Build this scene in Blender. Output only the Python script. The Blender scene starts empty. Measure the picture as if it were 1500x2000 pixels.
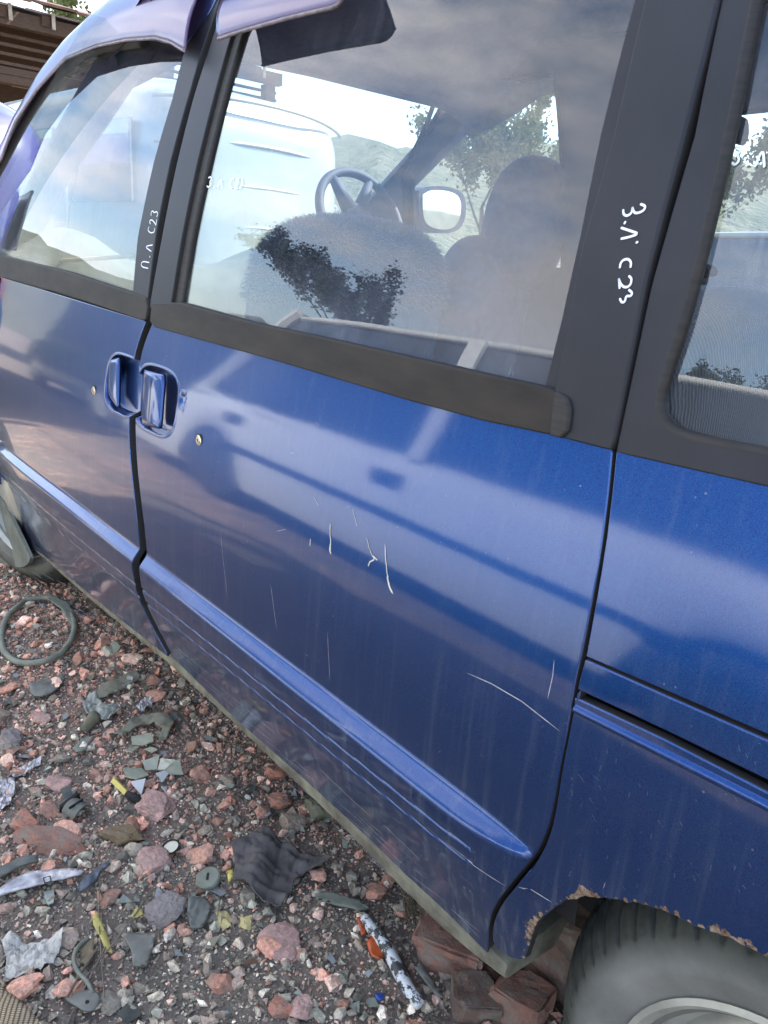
import bpy, bmesh, math, random
import numpy as np
from mathutils import Vector, Matrix, noise
from mathutils.geometry import delaunay_2d_cdt
random.seed(7); RN = np.random.RandomState(11)
scene = bpy.context.scene
COL = scene.collection

# ------------------------------------------------------------------ camera, sky, sun, exposure
# world frame: X along the van towards its tail, Y into the van, Z up, ground z=0, door skin about y=0
CAMP = np.array([0.0, -0.6, 1.15]); FPX = 1500.0; CX, CY = 750.0, 1000.0
def cam_axes():
    ax, ay = -550-CX, 430-CY
    dx = np.array([ax, ay, FPX]); dx /= np.linalg.norm(dx)
    bx = 450-CX; by = (-FPX*FPX-ax*bx)/ay
    dz = np.array([bx, by, FPX]); dz /= np.linalg.norm(dz)
    X = -dx; Z = -dz; return np.array([X, np.cross(Z, X), Z])
RC = cam_axes()
cam = bpy.data.cameras.new('camera'); camo = bpy.data.objects.new('camera', cam); COL.objects.link(camo)
cam.sensor_fit = 'VERTICAL'; cam.sensor_height = 36; cam.lens = 27.0
cam.clip_start = 0.02; cam.clip_end = 3000
r_, u_, b_ = RC @ np.array([1, 0, 0]), RC @ np.array([0, -1, 0]), RC @ np.array([0, 0, -1])
camo.matrix_world = Matrix(((r_[0], u_[0], b_[0], CAMP[0]), (r_[1], u_[1], b_[1], CAMP[1]), (r_[2], u_[2], b_[2], CAMP[2]), (0, 0, 0, 1)))
scene.camera = camo

SUN_EL, SUN_AZ = math.radians(46), math.radians(-18)      # azimuth measured from +Y towards -X
world = bpy.data.worlds.new('World'); scene.world = world; world.use_nodes = True
wn = world.node_tree; wn.nodes.clear()
def N(nt, t, **k):
    n = nt.nodes.new(t)
    for a, v in k.items(): setattr(n, a, v)
    return n
sky = N(wn, 'ShaderNodeTexSky', sky_type='NISHITA', sun_disc=False)
sky.sun_elevation = SUN_EL; sky.sun_rotation = -SUN_AZ; sky.altitude = 100; sky.air_density = 1.0; sky.dust_density = 1.3; sky.ozone_density = 1.5
bg = N(wn, 'ShaderNodeBackground'); bg.inputs[1].default_value = 0.15
wo = N(wn, 'ShaderNodeOutputWorld')
tc = N(wn, 'ShaderNodeTexCoord'); mp = N(wn, 'ShaderNodeMapping'); mp.inputs['Scale'].default_value = (1, 1, 2.2)
nz = N(wn, 'ShaderNodeTexNoise'); nz.inputs['Scale'].default_value = 2.3; nz.inputs['Detail'].default_value = 8; nz.inputs['Roughness'].default_value = .55
cr = N(wn, 'ShaderNodeValToRGB'); cr.color_ramp.elements[0].position = .48; cr.color_ramp.elements[1].position = .66
mx = N(wn, 'ShaderNodeMix', data_type='RGBA'); mx.inputs[7].default_value = (5.4, 5.3, 5.5, 1)
L = wn.links.new
L(tc.outputs['Generated'], mp.inputs[0]); L(mp.outputs[0], nz.inputs['Vector']); L(nz.outputs[0], cr.inputs[0])
L(cr.outputs[0], mx.inputs[0]); L(sky.outputs[0], mx.inputs[6]); L(mx.outputs[2], bg.inputs[0]); L(bg.outputs[0], wo.inputs[0])

sl = bpy.data.lights.new('sun', 'SUN'); sl.energy = 4.2; sl.angle = math.radians(.5); sl.color = (1, .94, .85)
so = bpy.data.objects.new('sun', sl); COL.objects.link(so)
sdir = Vector((-math.sin(SUN_AZ)*math.cos(SUN_EL), math.cos(SUN_AZ)*math.cos(SUN_EL), math.sin(SUN_EL)))
so.rotation_euler = sdir.to_track_quat('Z', 'Y').to_euler()
vs = scene.view_settings; vs.view_transform = 'Standard'; vs.look = 'None'; vs.gamma = 1; vs.exposure = 2.05
try: vs.use_curve_mapping = False
except Exception: pass
scene.cycles.max_bounces = 8; scene.cycles.transparent_max_bounces = 16; scene.cycles.caustics_reflective = False; scene.cycles.caustics_refractive = False

# ------------------------------------------------------------------ helpers
def pray(px, py): return RC @ np.array([px-CX, py-CY, FPX])
def onY(px, py, Y):
    d = pray(px, py); return CAMP + d*((Y-CAMP[1])/d[1])
def onX(px, py, X):
    d = pray(px, py); return CAMP + d*((X-CAMP[0])/d[0])
def onZ(px, py, Z=0.0):
    d = pray(px, py); return CAMP + d*((Z-CAMP[2])/d[2])

def wloc(o):
    v = Vector((0, 0, 0))
    while o is not None: v = v + o.location; o = o.parent
    return v
def attach(o, parent):
    if parent is not None:
        o.parent = parent; o.location = -wloc(parent)
def mesh_data(name, V, F, mats, smooth=True, normals=None, mat_idx=None):
    me = bpy.data.meshes.new(name)
    V = np.asarray(V, dtype=np.float32)
    if isinstance(F, np.ndarray) and F.ndim == 2:
        n, k = F.shape
        me.vertices.add(len(V)); me.vertices.foreach_set('co', V.ravel())
        me.loops.add(n*k); me.loops.foreach_set('vertex_index', F.astype(np.int32).ravel())
        me.polygons.add(n); me.polygons.foreach_set('loop_start', np.arange(0, n*k, k, dtype=np.int32))
        try: me.polygons.foreach_set('loop_total', np.full(n, k, dtype=np.int32))
        except Exception: pass
        me.update(calc_edges=True)
    else:
        me.from_pydata([tuple(map(float, v)) for v in V], [], [tuple(int(i) for i in f) for f in F])
    for m in (mats if isinstance(mats, (list, tuple)) else [mats]): me.materials.append(m)
    me.polygons.foreach_set('use_smooth', np.full(len(me.polygons), bool(smooth)))
    if mat_idx is not None: me.polygons.foreach_set('material_index', np.asarray(mat_idx, dtype=np.int32))
    me.update()
    if normals is not None:
        me.normals_split_custom_set_from_vertices([tuple(map(float, n)) for n in normals])
    return me
def mesh_obj(name, V, F, mats, parent=None, smooth=True, normals=None, mat_idx=None):
    o = bpy.data.objects.new(name, mesh_data(name, V, F, mats, smooth, normals, mat_idx))
    COL.objects.link(o); attach(o, parent); return o
def tag(o, label=None, cat=None, group=None, kind=None):
    if label: o['label'] = label
    if cat: o['category'] = cat
    if group: o['group'] = group
    if kind: o['kind'] = kind
    return o
def empty(name, loc, label, cat, group=None):
    o = bpy.data.objects.new(name, None); COL.objects.link(o); o.location = loc; o.empty_display_size = .1
    return tag(o, label, cat, group)

class MB:
    """collects shapes in world coordinates and links them as one mesh object"""
    def __init__(s): s.V = []; s.F = []
    def add(s, V, F):
        b = len(s.V); s.V += [tuple(v) for v in V]; s.F += [tuple(b+i for i in f) for f in F]; return s
    def box(s, c, d, rot=None, bev=0.0):
        x, y, z = d[0]/2, d[1]/2, d[2]/2
        if bev <= 0:
            P = [(-x,-y,-z),(x,-y,-z),(x,y,-z),(-x,y,-z),(-x,-y,z),(x,-y,z),(x,y,z),(-x,y,z)]
            F = [(0,3,2,1),(4,5,6,7),(0,1,5,4),(1,2,6,5),(2,3,7,6),(3,0,4,7)]
        else:
            bm = bmesh.new(); bmesh.ops.create_cube(bm, size=1)
            for v in bm.verts: v.co = Vector((v.co.x*d[0], v.co.y*d[1], v.co.z*d[2]))
            bmesh.ops.bevel(bm, geom=bm.edges[:], offset=bev, segments=2, affect='EDGES', profile=.6)
            bm.verts.ensure_lookup_table(); P = [tuple(v.co) for v in bm.verts]; F = [tuple(v.index for v in f.verts) for f in bm.faces]; bm.free()
        R = rot.to_3x3() if rot is not None else Matrix.Identity(3)
        return s.add([tuple(R @ Vector(p) + Vector(c)) for p in P], F)
    def tube(s, pts, r, seg=8, closed=False, cap=True):
        pts = [Vector(p) for p in pts]; n = len(pts); V = []; F = []
        rr = r if isinstance(r, (list, tuple)) else [r]*n
        up = Vector((0, 0, 1)); prev = None
        for i, p in enumerate(pts):
            a = pts[(i-1) % n] if (closed or i > 0) else p; b = pts[(i+1) % n] if (closed or i < n-1) else p
            t = (b-a)
            t = t.normalized() if t.length > 1e-9 else Vector((1, 0, 0))
            if prev is None: u = t.cross(up) if abs(t.z) < .95 else t.cross(Vector((1, 0, 0)))
            else: u = prev - t*prev.dot(t)
            u.normalize(); prev = u; w = t.cross(u)
            for k in range(seg):
                an = 2*math.pi*k/seg; V.append(tuple(p + (u*math.cos(an)+w*math.sin(an))*rr[i]))
        m = n if closed else n-1
        for i in range(m):
            for k in range(seg):
                a = i*seg+k; b = i*seg+(k+1) % seg; c = ((i+1) % n)*seg+(k+1) % seg; d = ((i+1) % n)*seg+k
                F.append((a, b, c, d))
        if cap and not closed: F.append(tuple(range(seg))[::-1]); F.append(tuple((n-1)*seg+k for k in range(seg)))
        return s.add(V, F)
    def lathe(s, prof, c, axis='Y', seg=64, a0=0, a1=2*math.pi):
        V = []; F = []; n = len(prof); full = abs(a1-a0-2*math.pi) < 1e-6; cnt = seg if full else seg+1
        for i in range(cnt):
            a = a0+(a1-a0)*i/seg; ca, sa = math.cos(a), math.sin(a)
            for (r, h) in prof:
                if axis == 'Y': V.append((c[0]+r*ca, c[1]+h, c[2]+r*sa))
                elif axis == 'Z': V.append((c[0]+r*ca, c[1]+r*sa, c[2]+h))
                else: V.append((c[0]+h, c[1]+r*ca, c[2]+r*sa))
        for i in range(seg):
            j = (i+1) % cnt
            for k in range(n-1): F.append((i*n+k, i*n+k+1, j*n+k+1, j*n+k))
        return s.add(V, F)
    def prism(s, poly, z0, z1, f=lambda x, y, z: (x, y, z)):
        n = len(poly); V = [f(p[0], p[1], z0) for p in poly]+[f(p[0], p[1], z1) for p in poly]
        F = [tuple(range(n))[::-1], tuple(range(n, 2*n))]+[(i, (i+1) % n, n+(i+1) % n, n+i) for i in range(n)]
        return s.add(V, F)
    def build(s, name, mat, parent=None, smooth=False, auto=None):
        o = mesh_obj(name, s.V, s.F, mat, parent, smooth)
        bm = bmesh.new(); bm.from_mesh(o.data); bmesh.ops.recalc_face_normals(bm, faces=bm.faces[:])
        if auto:
            for e in bm.edges:
                if len(e.link_faces) == 2 and e.calc_face_angle(0) > math.radians(auto): e.smooth = False
            for f in bm.faces: f.smooth = True
        bm.to_mesh(o.data); bm.free(); return o

# ------------------------------------------------------------------ materials
def newmat(name):
    m = bpy.data.materials.new(name); m.use_nodes = True; nt = m.node_tree
    return m, nt, nt.nodes['Principled BSDF'], nt.nodes['Material Output']
def setp(p, **k):
    for a, v in k.items():
        a = a.replace('_', ' ')
        if a in p.inputs: p.inputs[a].default_value = v
def c4(c): return (c[0], c[1], c[2], 1)
def noise_col(nt, scale, lo, hi, ca, cb, detail=4, coord='Object', stretch=None, rough=.6):
    t = N(nt, 'ShaderNodeTexCoord'); n = N(nt, 'ShaderNodeTexNoise'); n.inputs['Scale'].default_value = scale; n.inputs['Detail'].default_value = detail; n.inputs['Roughness'].default_value = rough
    if stretch:
        m = N(nt, 'ShaderNodeMapping'); m.inputs['Scale'].default_value = stretch; nt.links.new(t.outputs[coord], m.inputs[0]); nt.links.new(m.outputs[0], n.inputs['Vector'])
    else: nt.links.new(t.outputs[coord], n.inputs['Vector'])
    r = N(nt, 'ShaderNodeValToRGB'); r.color_ramp.elements[0].position = lo; r.color_ramp.elements[1].position = hi
    r.color_ramp.elements[0].color = c4(ca); r.color_ramp.elements[1].color = c4(cb); nt.links.new(n.outputs[0], r.inputs[0]); return r, n
def bump(nt, p, scale, strength, dist=.002, detail=6, stretch=None):
    r, n = noise_col(nt, scale, 0, 1, (0, 0, 0), (1, 1, 1), detail, stretch=stretch)
    b = N(nt, 'ShaderNodeBump'); b.inputs['Strength'].default_value = strength; b.inputs['Distance'].default_value = dist
    nt.links.new(n.outputs[0], b.inputs['Height']); nt.links.new(b.outputs[0], p.inputs['Normal']); return b
def mat_simple(name, ca, cb=None, rough=.6, scale=20, metallic=0, bmp=0, bdist=.002, coat=0, stretch=None, lo=.35, hi=.65, spec=.5):
    m, nt, p, o = newmat(name); cb = cb or tuple(x*.75 for x in ca)
    r, n = noise_col(nt, scale, lo, hi, ca, cb, stretch=stretch); nt.links.new(r.outputs[0], p.inputs['Base Color'])
    setp(p, Roughness=rough, Metallic=metallic, Coat_Weight=coat, Coat_Roughness=.04, Specular_IOR_Level=spec)
    if bmp: bump(nt, p, scale*3, bmp, bdist)
    return m

def mat_paint(name, base, flake, rust=False, dust=1.0, coat_ior=1.5):
    m, nt, p, out = newmat(name); K = nt.links.new
    setp(p, Specular_IOR_Level=.2, Metallic=.82, Roughness=.33, Coat_Weight=1.0, Coat_Roughness=.07, Coat_IOR=coat_ior)
    t = N(nt, 'ShaderNodeTexCoord')
    n1, _ = noise_col(nt, 900, .3, .8, base, flake, 2); col = n1.outputs[0]
    # vertical dust streaks and a dirtier lower edge
    st, _ = noise_col(nt, 1, .52, .78, (0, 0, 0), (1, 1, 1), 6, stretch=(60, 60, 2.2), rough=.7)
    bl, _ = noise_col(nt, 3.2, .4, .75, (.15, .15, .15), (1, 1, 1), 5)
    sep = N(nt, 'ShaderNodeSeparateXYZ'); K(t.outputs['Object'], sep.inputs[0])
    low = N(nt, 'ShaderNodeMapRange'); low.inputs[1].default_value = .60; low.inputs[2].default_value = .34; low.inputs[3].default_value = .07*dust; low.inputs[4].default_value = .45*dust; K(sep.outputs[2], low.inputs[0])
    mu = N(nt, 'ShaderNodeMath', operation='MULTIPLY'); K(st.outputs[0], mu.inputs[0]); K(low.outputs[0], mu.inputs[1])
    mu2 = N(nt, 'ShaderNodeMath', operation='MULTIPLY'); K(bl.outputs[0], mu2.inputs[0]); mu2.inputs[1].default_value = .025*dust
    mu3 = N(nt, 'ShaderNodeMath', operation='MULTIPLY_ADD'); K(low.outputs[0], mu3.inputs[0]); mu3.inputs[1].default_value = .12; K(mu2.outputs[0], mu3.inputs[2])
    # speckles of dirt
    vo = N(nt, 'ShaderNodeTexVoronoi'); vo.inputs['Scale'].default_value = 70; vo.inputs['Randomness'].default_value = 1; K(t.outputs['Object'], vo.inputs['Vector'])
    sp = N(nt, 'ShaderNodeMapRange'); sp.inputs[1].default_value = .10; sp.inputs[2].default_value = .05; sp.inputs[3].default_value = 0; sp.inputs[4].default_value = .5; K(vo.outputs['Distance'], sp.inputs[0])
    vn, _ = noise_col(nt, 9, .55, .62, (0, 0, 0), (1, 1, 1), 3)
    sp2 = N(nt, 'ShaderNodeMath', operation='MULTIPLY'); K(sp.outputs[0], sp2.inputs[0]); K(vn.outputs[0], sp2.inputs[1])
    ad = N(nt, 'ShaderNodeMath', operation='ADD'); K(mu.outputs[0], ad.inputs[0]); K(mu3.outputs[0], ad.inputs[1])
    ad2 = N(nt, 'ShaderNodeMath', operation='ADD', use_clamp=True); K(ad.outputs[0], ad2.inputs[0]); K(sp2.outputs[0], ad2.inputs[1])
    K(col, p.inputs['Base Color'])
    bump(nt, p, 700, .03, .0003, 2)
    cb = N(nt, 'ShaderNodeBump'); cb.inputs['Strength'].default_value = .16; cb.inputs['Distance'].default_value = .002
    cn = N(nt, 'ShaderNodeTexNoise'); cn.inputs['Scale'].default_value = 5; cn.inputs['Detail'].default_value = 4; K(t.outputs['Object'], cn.inputs['Vector']); K(cn.outputs[0], cb.inputs['Height']); K(cb.outputs[0], p.inputs['Coat Normal'])
    d = N(nt, 'ShaderNodeBsdfDiffuse'); d.inputs[0].default_value = (.30, .32, .33, 1)
    ms = N(nt, 'ShaderNodeMixShader'); K(ad2.outputs[0], ms.inputs[0]); K(p.outputs[0], ms.inputs[1]); K(d.outputs[0], ms.inputs[2]); last = ms
    if rust:
        at = N(nt, 'ShaderNodeAttribute', attribute_name='wear')
        rn = N(nt, 'ShaderNodeTexNoise'); rn.inputs['Scale'].default_value = 75; rn.inputs['Detail'].default_value = 8; rn.inputs['Roughness'].default_value = .72; K(t.outputs['Object'], rn.inputs['Vector'])
        rn2 = N(nt, 'ShaderNodeTexNoise'); rn2.inputs['Scale'].default_value = 14; rn2.inputs['Detail'].default_value = 3; K(t.outputs['Object'], rn2.inputs['Vector'])
        a1 = N(nt, 'ShaderNodeMath', operation='ADD'); K(rn.outputs[0], a1.inputs[0]); mr2 = N(nt, 'ShaderNodeMath', operation='MULTIPLY'); mr2.inputs[1].default_value = 2.2; K(rn2.outputs[0], mr2.inputs[0]); K(mr2.outputs[0], a1.inputs[1])
        a2 = N(nt, 'ShaderNodeMath', operation='ADD'); K(a1.outputs[0], a2.inputs[0]); K(at.outputs['Fac'], a2.inputs[1])
        th = N(nt, 'ShaderNodeMapRange'); th.inputs[1].default_value = 2.28; th.inputs[2].default_value = 2.33; K(a2.outputs[0], th.inputs[0])
        rr, _ = noise_col(nt, 160, .35, .65, (.10, .045, .02), (.34, .27, .20), 6); rd = N(nt, 'ShaderNodeBsdfDiffuse'); K(rr.outputs[0], rd.inputs[0])
        rb = N(nt, 'ShaderNodeBump'); rb.inputs['Strength'].default_value = 1; rb.inputs['Distance'].default_value = .003; K(rn.outputs[0], rb.inputs['Height']); K(rb.outputs[0], rd.inputs['Normal'])
        m2 = N(nt, 'ShaderNodeMixShader'); K(th.outputs[0], m2.inputs[0]); K(ms.outputs[0], m2.inputs[1]); K(rd.outputs[0], m2.inputs[2]); last = m2
    K(last.outputs[0], out.inputs[0]); return m

def mat_glass(name, tint=(.80, .86, .86), ior=1.75, dirt=.10, dirtcol=(.50, .52, .58), wave=0.0, low=None):
    m, nt, p, out = newmat(name); K = nt.links.new; nt.nodes.remove(p)
    tr = N(nt, 'ShaderNodeBsdfTransparent'); tr.inputs[0].default_value = c4(tint)
    gl = N(nt, 'ShaderNodeBsdfGlossy'); gl.inputs['Roughness'].default_value = .0; gl.inputs[0].default_value = (1, 1, 1, 1)
    fr = N(nt, 'ShaderNodeFresnel'); fr.inputs[0].default_value = ior
    ms = N(nt, 'ShaderNodeMixShader'); K(fr.outputs[0], ms.inputs[0]); K(tr.outputs[0], ms.inputs[1]); K(gl.outputs[0], ms.inputs[2])
    t = N(nt, 'ShaderNodeTexCoord')
    r, n = noise_col(nt, 1, .35, .85, (dirt*.25,)*3, (dirt*1.8,)*3, 7, stretch=(55, 55, 4), rough=.72)
    r2, n2 = noise_col(nt, 5, .35, .7, (.35,)*3, (1.3,)*3, 5)
    mu = N(nt, 'ShaderNodeMath', operation='MULTIPLY'); K(r.outputs[0], mu.inputs[0]); K(r2.outputs[0], mu.inputs[1]); fac = mu.outputs[0]
    if low:   # dust gathered on the sill edge
        sep = N(nt, 'ShaderNodeSeparateXYZ'); K(t.outputs['Object'], sep.inputs[0])
        mr = N(nt, 'ShaderNodeMapRange'); mr.inputs[1].default_value = low+.14; mr.inputs[2].default_value = low; mr.inputs[3].default_value = 0; mr.inputs[4].default_value = .30; K(sep.outputs[2], mr.inputs[0])
        ad = N(nt, 'ShaderNodeMath', operation='MULTIPLY_ADD', use_clamp=True); K(mr.outputs[0], ad.inputs[0]); K(r2.outputs[0], ad.inputs[1]); K(fac, ad.inputs[2]); fac = ad.outputs[0]
    d = N(nt, 'ShaderNodeBsdfDiffuse'); d.inputs[0].default_value = c4(dirtcol)
    tl = N(nt, 'ShaderNodeBsdfTranslucent'); tl.inputs[0].default_value = c4(dirtcol)
    md = N(nt, 'ShaderNodeMixShader'); md.inputs[0].default_value = .45; K(d.outputs[0], md.inputs[1]); K(tl.outputs[0], md.inputs[2])
    m2 = N(nt, 'ShaderNodeMixShader'); K(fac, m2.inputs[0]); K(ms.outputs[0], m2.inputs[1]); K(md.outputs[0], m2.inputs[2]); K(m2.outputs[0], out.inputs[0])
    if wave:
        b = N(nt, 'ShaderNodeBump'); b.inputs['Strength'].default_value = wave; b.inputs['Distance'].default_value = .002
        wv = N(nt, 'ShaderNodeTexNoise'); wv.inputs['Scale'].default_value = 4; wv.inputs['Detail'].default_value = 1; K(t.outputs['Object'], wv.inputs['Vector']); K(wv.outputs[0], b.inputs['Height'])
        K(b.outputs[0], gl.inputs['Normal']); K(b.outputs[0], fr.inputs['Normal'])
    return m

M = {}
M['paint'] = mat_paint('blue_paint', (.0024, .014, .145), (.003, .084, .25), rust=False)
M['paint_rust'] = mat_paint('blue_paint_rusty', (.0024, .014, .145), (.003, .084, .25), rust=True)
M['glass'] = mat_glass('side_glass', dirt=.085, low=1.02, wave=.25)
M['glass_q'] = mat_glass('quarter_glass', tint=(.72, .78, .78), dirt=.10, wave=.2)
M['glass_far'] = mat_glass('far_glass', ior=1.45, dirt=.08)
M['trim'] = mat_simple('pillar_vinyl', (.008, .0085, .013), (.017, .0172, .023), rough=.46, scale=6, bmp=.12, bdist=.0006, spec=.35)
M['rubber'] = mat_simple('weather_rubber', (.007, .0065, .006), (.024, .019, .015), rough=.62, scale=14, bmp=.3, bdist=.0008, stretch=(2, 2, 12))
M['belt'] = mat_simple('belt_moulding_rubber', (.012, .010, .0085), (.040, .030, .022), rough=.55, scale=7, bmp=.25, bdist=.0008, lo=.3, hi=.8, stretch=(1.5, 1, 5), spec=.25)
M['dark'] = mat_simple('black_jamb_gap_shade', (.008, .008, .009), (.014, .013, .012), rough=.8)  # jambs and dark parts; on panel hems it paints the gap shade
M['lining'] = mat_simple('grey_headliner', (.15, .17, .25), (.11, .13, .19), rough=.95, scale=60, bmp=.2)
M['inner'] = mat_simple('dark_inner_trim', (.040, .048, .085), (.025, .03, .055), rough=.7, scale=12)
M['metal'] = mat_simple('lock_metal', (.75, .70, .55), (.55, .5, .38), rough=.28, metallic=.9, scale=60)
M['chalk'] = mat_simple('white_marker', (.85, .86, .9), (.75, .76, .8), rough=.6, scale=90)
M['scratch'] = mat_simple('bare_scratch', (.42, .43, .48), (.28, .29, .36), rough=.5, scale=120)
M['drip'] = mat_simple('pale_droppings', (.70, .69, .63), (.5, .48, .42), rough=.8, scale=60)
M['sill'] = mat_simple('dusty_sill_primer', (.24, .235, .165), (.11, .10, .075), rough=.7, scale=22, bmp=.25, bdist=.001)
M['liner'] = mat_simple('dusty_wheel_liner', (.20, .215, .18), (.12, .13, .11), rough=.85, scale=14, bmp=.2)

def mat_deflector():
    m, nt, p, out = newmat('smoked_deflector'); K = nt.links.new
    setp(p, Base_Color=(.17, .11, .24, 1), Roughness=.3, Coat_Weight=1.0, Coat_IOR=1.45, Coat_Roughness=.08)
    r, n = noise_col(nt, 30, .45, .8, (0, 0, 0), (.16,)*3, 6); d = N(nt, 'ShaderNodeBsdfDiffuse'); d.inputs[0].default_value = (.5, .45, .48, 1)
    ms = N(nt, 'ShaderNodeMixShader'); K(r.outputs[0], ms.inputs[0]); K(p.outputs[0], ms.inputs[1]); K(d.outputs[0], ms.inputs[2])
    tl = N(nt, 'ShaderNodeBsdfTranslucent'); tl.inputs[0].default_value = (.42, .30, .40, 1); m3 = N(nt, 'ShaderNodeMixShader'); m3.inputs[0].default_value = .35; K(ms.outputs[0], m3.inputs[1]); K(tl.outputs[0], m3.inputs[2]); K(m3.outputs[0], out.inputs[0]); return m
M['deflector'] = mat_deflector()

# ------------------------------------------------------------------ the van's side surface y = S(x, z)
_zk = np.array([.20, .34, .42, .49, .56, .62, .68, .74, .80, .86, .92, .97, 1.02, 1.06, 1.15, 1.3, 1.45, 1.6, 1.8])
_tk = np.array([-.22, -.13, -.08, -.04, .00, .015, .045, .09, .14, .185, .195, .18, .16, .145, .16, .21, .27, .36, .75])
_zz = np.linspace(.2, 1.8, 1601); _tt = np.interp(_zz, _zk, _tk)
_kern = np.ones(41)/41; _tt = np.convolve(np.pad(_tt, 20, 'edge'), _kern, 'valid'); _tt = np.convolve(np.pad(_tt, 20, 'edge'), _kern, 'valid')
_yy = np.concatenate([[0], np.cumsum((_tt[1:]+_tt[:-1])/2*np.diff(_zz))]); _yy -= np.interp(.60, _zz, _yy)
def sstep(a, b, x):
    t = np.clip((x-a)/(b-a), 0, 1); return t*t*(3-2*t)
RECESS = []      # (cx, cz, hx, hz, depth, wall)
def ledge_z(x): return .5265 + .012*(x+1.0) - .02*np.clip(-2.0-x, 0, 2)
def S0(x, z):
    """smooth base surface"""
    x = np.asarray(x, float); z = np.asarray(z, float)
    y = np.interp(z, _zz, _yy)
    y = y + .020*np.clip((-1.7-x), 0, 3)**2*.9            # the nose pulls in
    return y
def S(x, z):
    x = np.asarray(x, float); z = np.asarray(z, float)
    y = S0(x, z)
    zl = ledge_z(x)
    fa = np.sqrt(np.clip(1-np.clip((x+.57)/.158, 0, 1)**2.2, 0, 1)); A = .0200*fa
    w = (.0125+.003*sstep(-2.2, -1.0, x))*(.12+.88*fa)
    # feature line: panel swells out below the line and returns to the base by the sill
    t = (z-(zl-w))/(2*w); ramp = np.where(t < 0, 0, np.where(t < .6, t*1.18, .708+(1-.708)*(1-(1-np.clip((t-.6)/.4, 0, 1))**2)*1.0)); ramp = np.clip(ramp, 0, 1)
    tl_ = (z-(zl-w))/.004; ramp = np.where(np.abs(tl_) < 1, (tl_+1)**2/4*.004/(2*w)*1.18, ramp)
    y = y - A*(1-ramp)*sstep(.30, .50, z)
    # twin pressed lines below, closed by a round end
    end = 1-sstep(-.500, -.488, x)
    za, zb_ = .493+.040*(x+.5), .471+.050*(x+.5)
    for zc in (za, zb_):
        y = y + .0026*end*np.exp(-((z-zc)/.0026)**2)
    ex, ez = -.497, .4822; r_ = np.hypot(x-ex, z-ez)
    y = y + .0026*(1-end)*np.exp(-((r_-.0112)/.0026)**2)*(x > ex)
    for (cx, cz, hx, hz, dep, wall) in RECESS:
        q = (np.abs((x-cx)/hx)**3.2 + np.abs((z-cz)/hz)**3.2)**(1/3.2)
        r = (q-1)*min(hx, hz)
        y = y + dep*(1-sstep(-wall, 0, r))
        y = y - .0005*np.exp(-((r-.0022)/.0020)**2)          # raised shoulder round the pocket
    return y
def S_normal(x, z, f=S):
    e = .0006
    gx = (f(x+e, z)-f(x-e, z))/(2*e); gz = (f(x, z+e)-f(x, z-e))/(2*e)
    n = np.stack([gx, -np.ones_like(gx), gz], 1); return n/np.linalg.norm(n, axis=1)[:, None]
def body(px, py, off=0.0):
    """pixel of the photograph -> (X, Z) where its ray meets the van's side"""
    Y = 0.0
    for _ in range(12):
        P = onY(px, py, Y+off); Y = float(S0(P[0], P[2]))
    return (float(P[0]), float(P[2]))
def bodyl(pts, off=0.0): return [body(x, y, off) for x, y in pts]

def densify(poly, step, closed=True):
    out = []; n = len(poly)
    for i in range(n if closed else n-1):
        a = np.array(poly[i]); b = np.array(poly[(i+1) % n]); k = max(1, int(round(np.linalg.norm(b-a)/step)))
        for j in range(k): out.append(a+(b-a)*j/k)
    if not closed: out.append(np.array(poly[-1]))
    return np.array(out)
def smooth_poly(pts, it=2, closed=False):
    """Chaikin corner cutting for an open run of points"""
    P = [np.array(p, float) for p in pts]
    for _ in range(it):
        Q = [P[0]]
        for a, b in zip(P[:-1], P[1:]): Q += [a*.75+b*.25, a*.25+b*.75]
        Q.append(P[-1]); P = Q
    return [tuple(p) for p in P]
def inside(poly, x, y):
    c = np.zeros(len(x), bool); n = len(poly); j = n-1
    for i in range(n):
        xi, yi = poly[i]; xj, yj = poly[j]
        if yi != yj:
            m = ((yi > y) != (yj > y)) & (x < (xj-xi)*(y-yi)/(yj-yi)+xi); c ^= m
        j = i
    return c
def segdist(poly, x, y):
    d = np.full(len(x), 1e9); n = len(poly)
    for i in range(n):
        a = poly[i]; b = poly[(i+1) % n]; ab = b-a; L2 = ab.dot(ab)+1e-12
        t = np.clip(((x-a[0])*ab[0]+(y-a[1])*ab[1])/L2, 0, 1)
        d = np.minimum(d, np.hypot(x-(a[0]+t*ab[0]), y-(a[1]+t*ab[1])))
    return d
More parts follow.
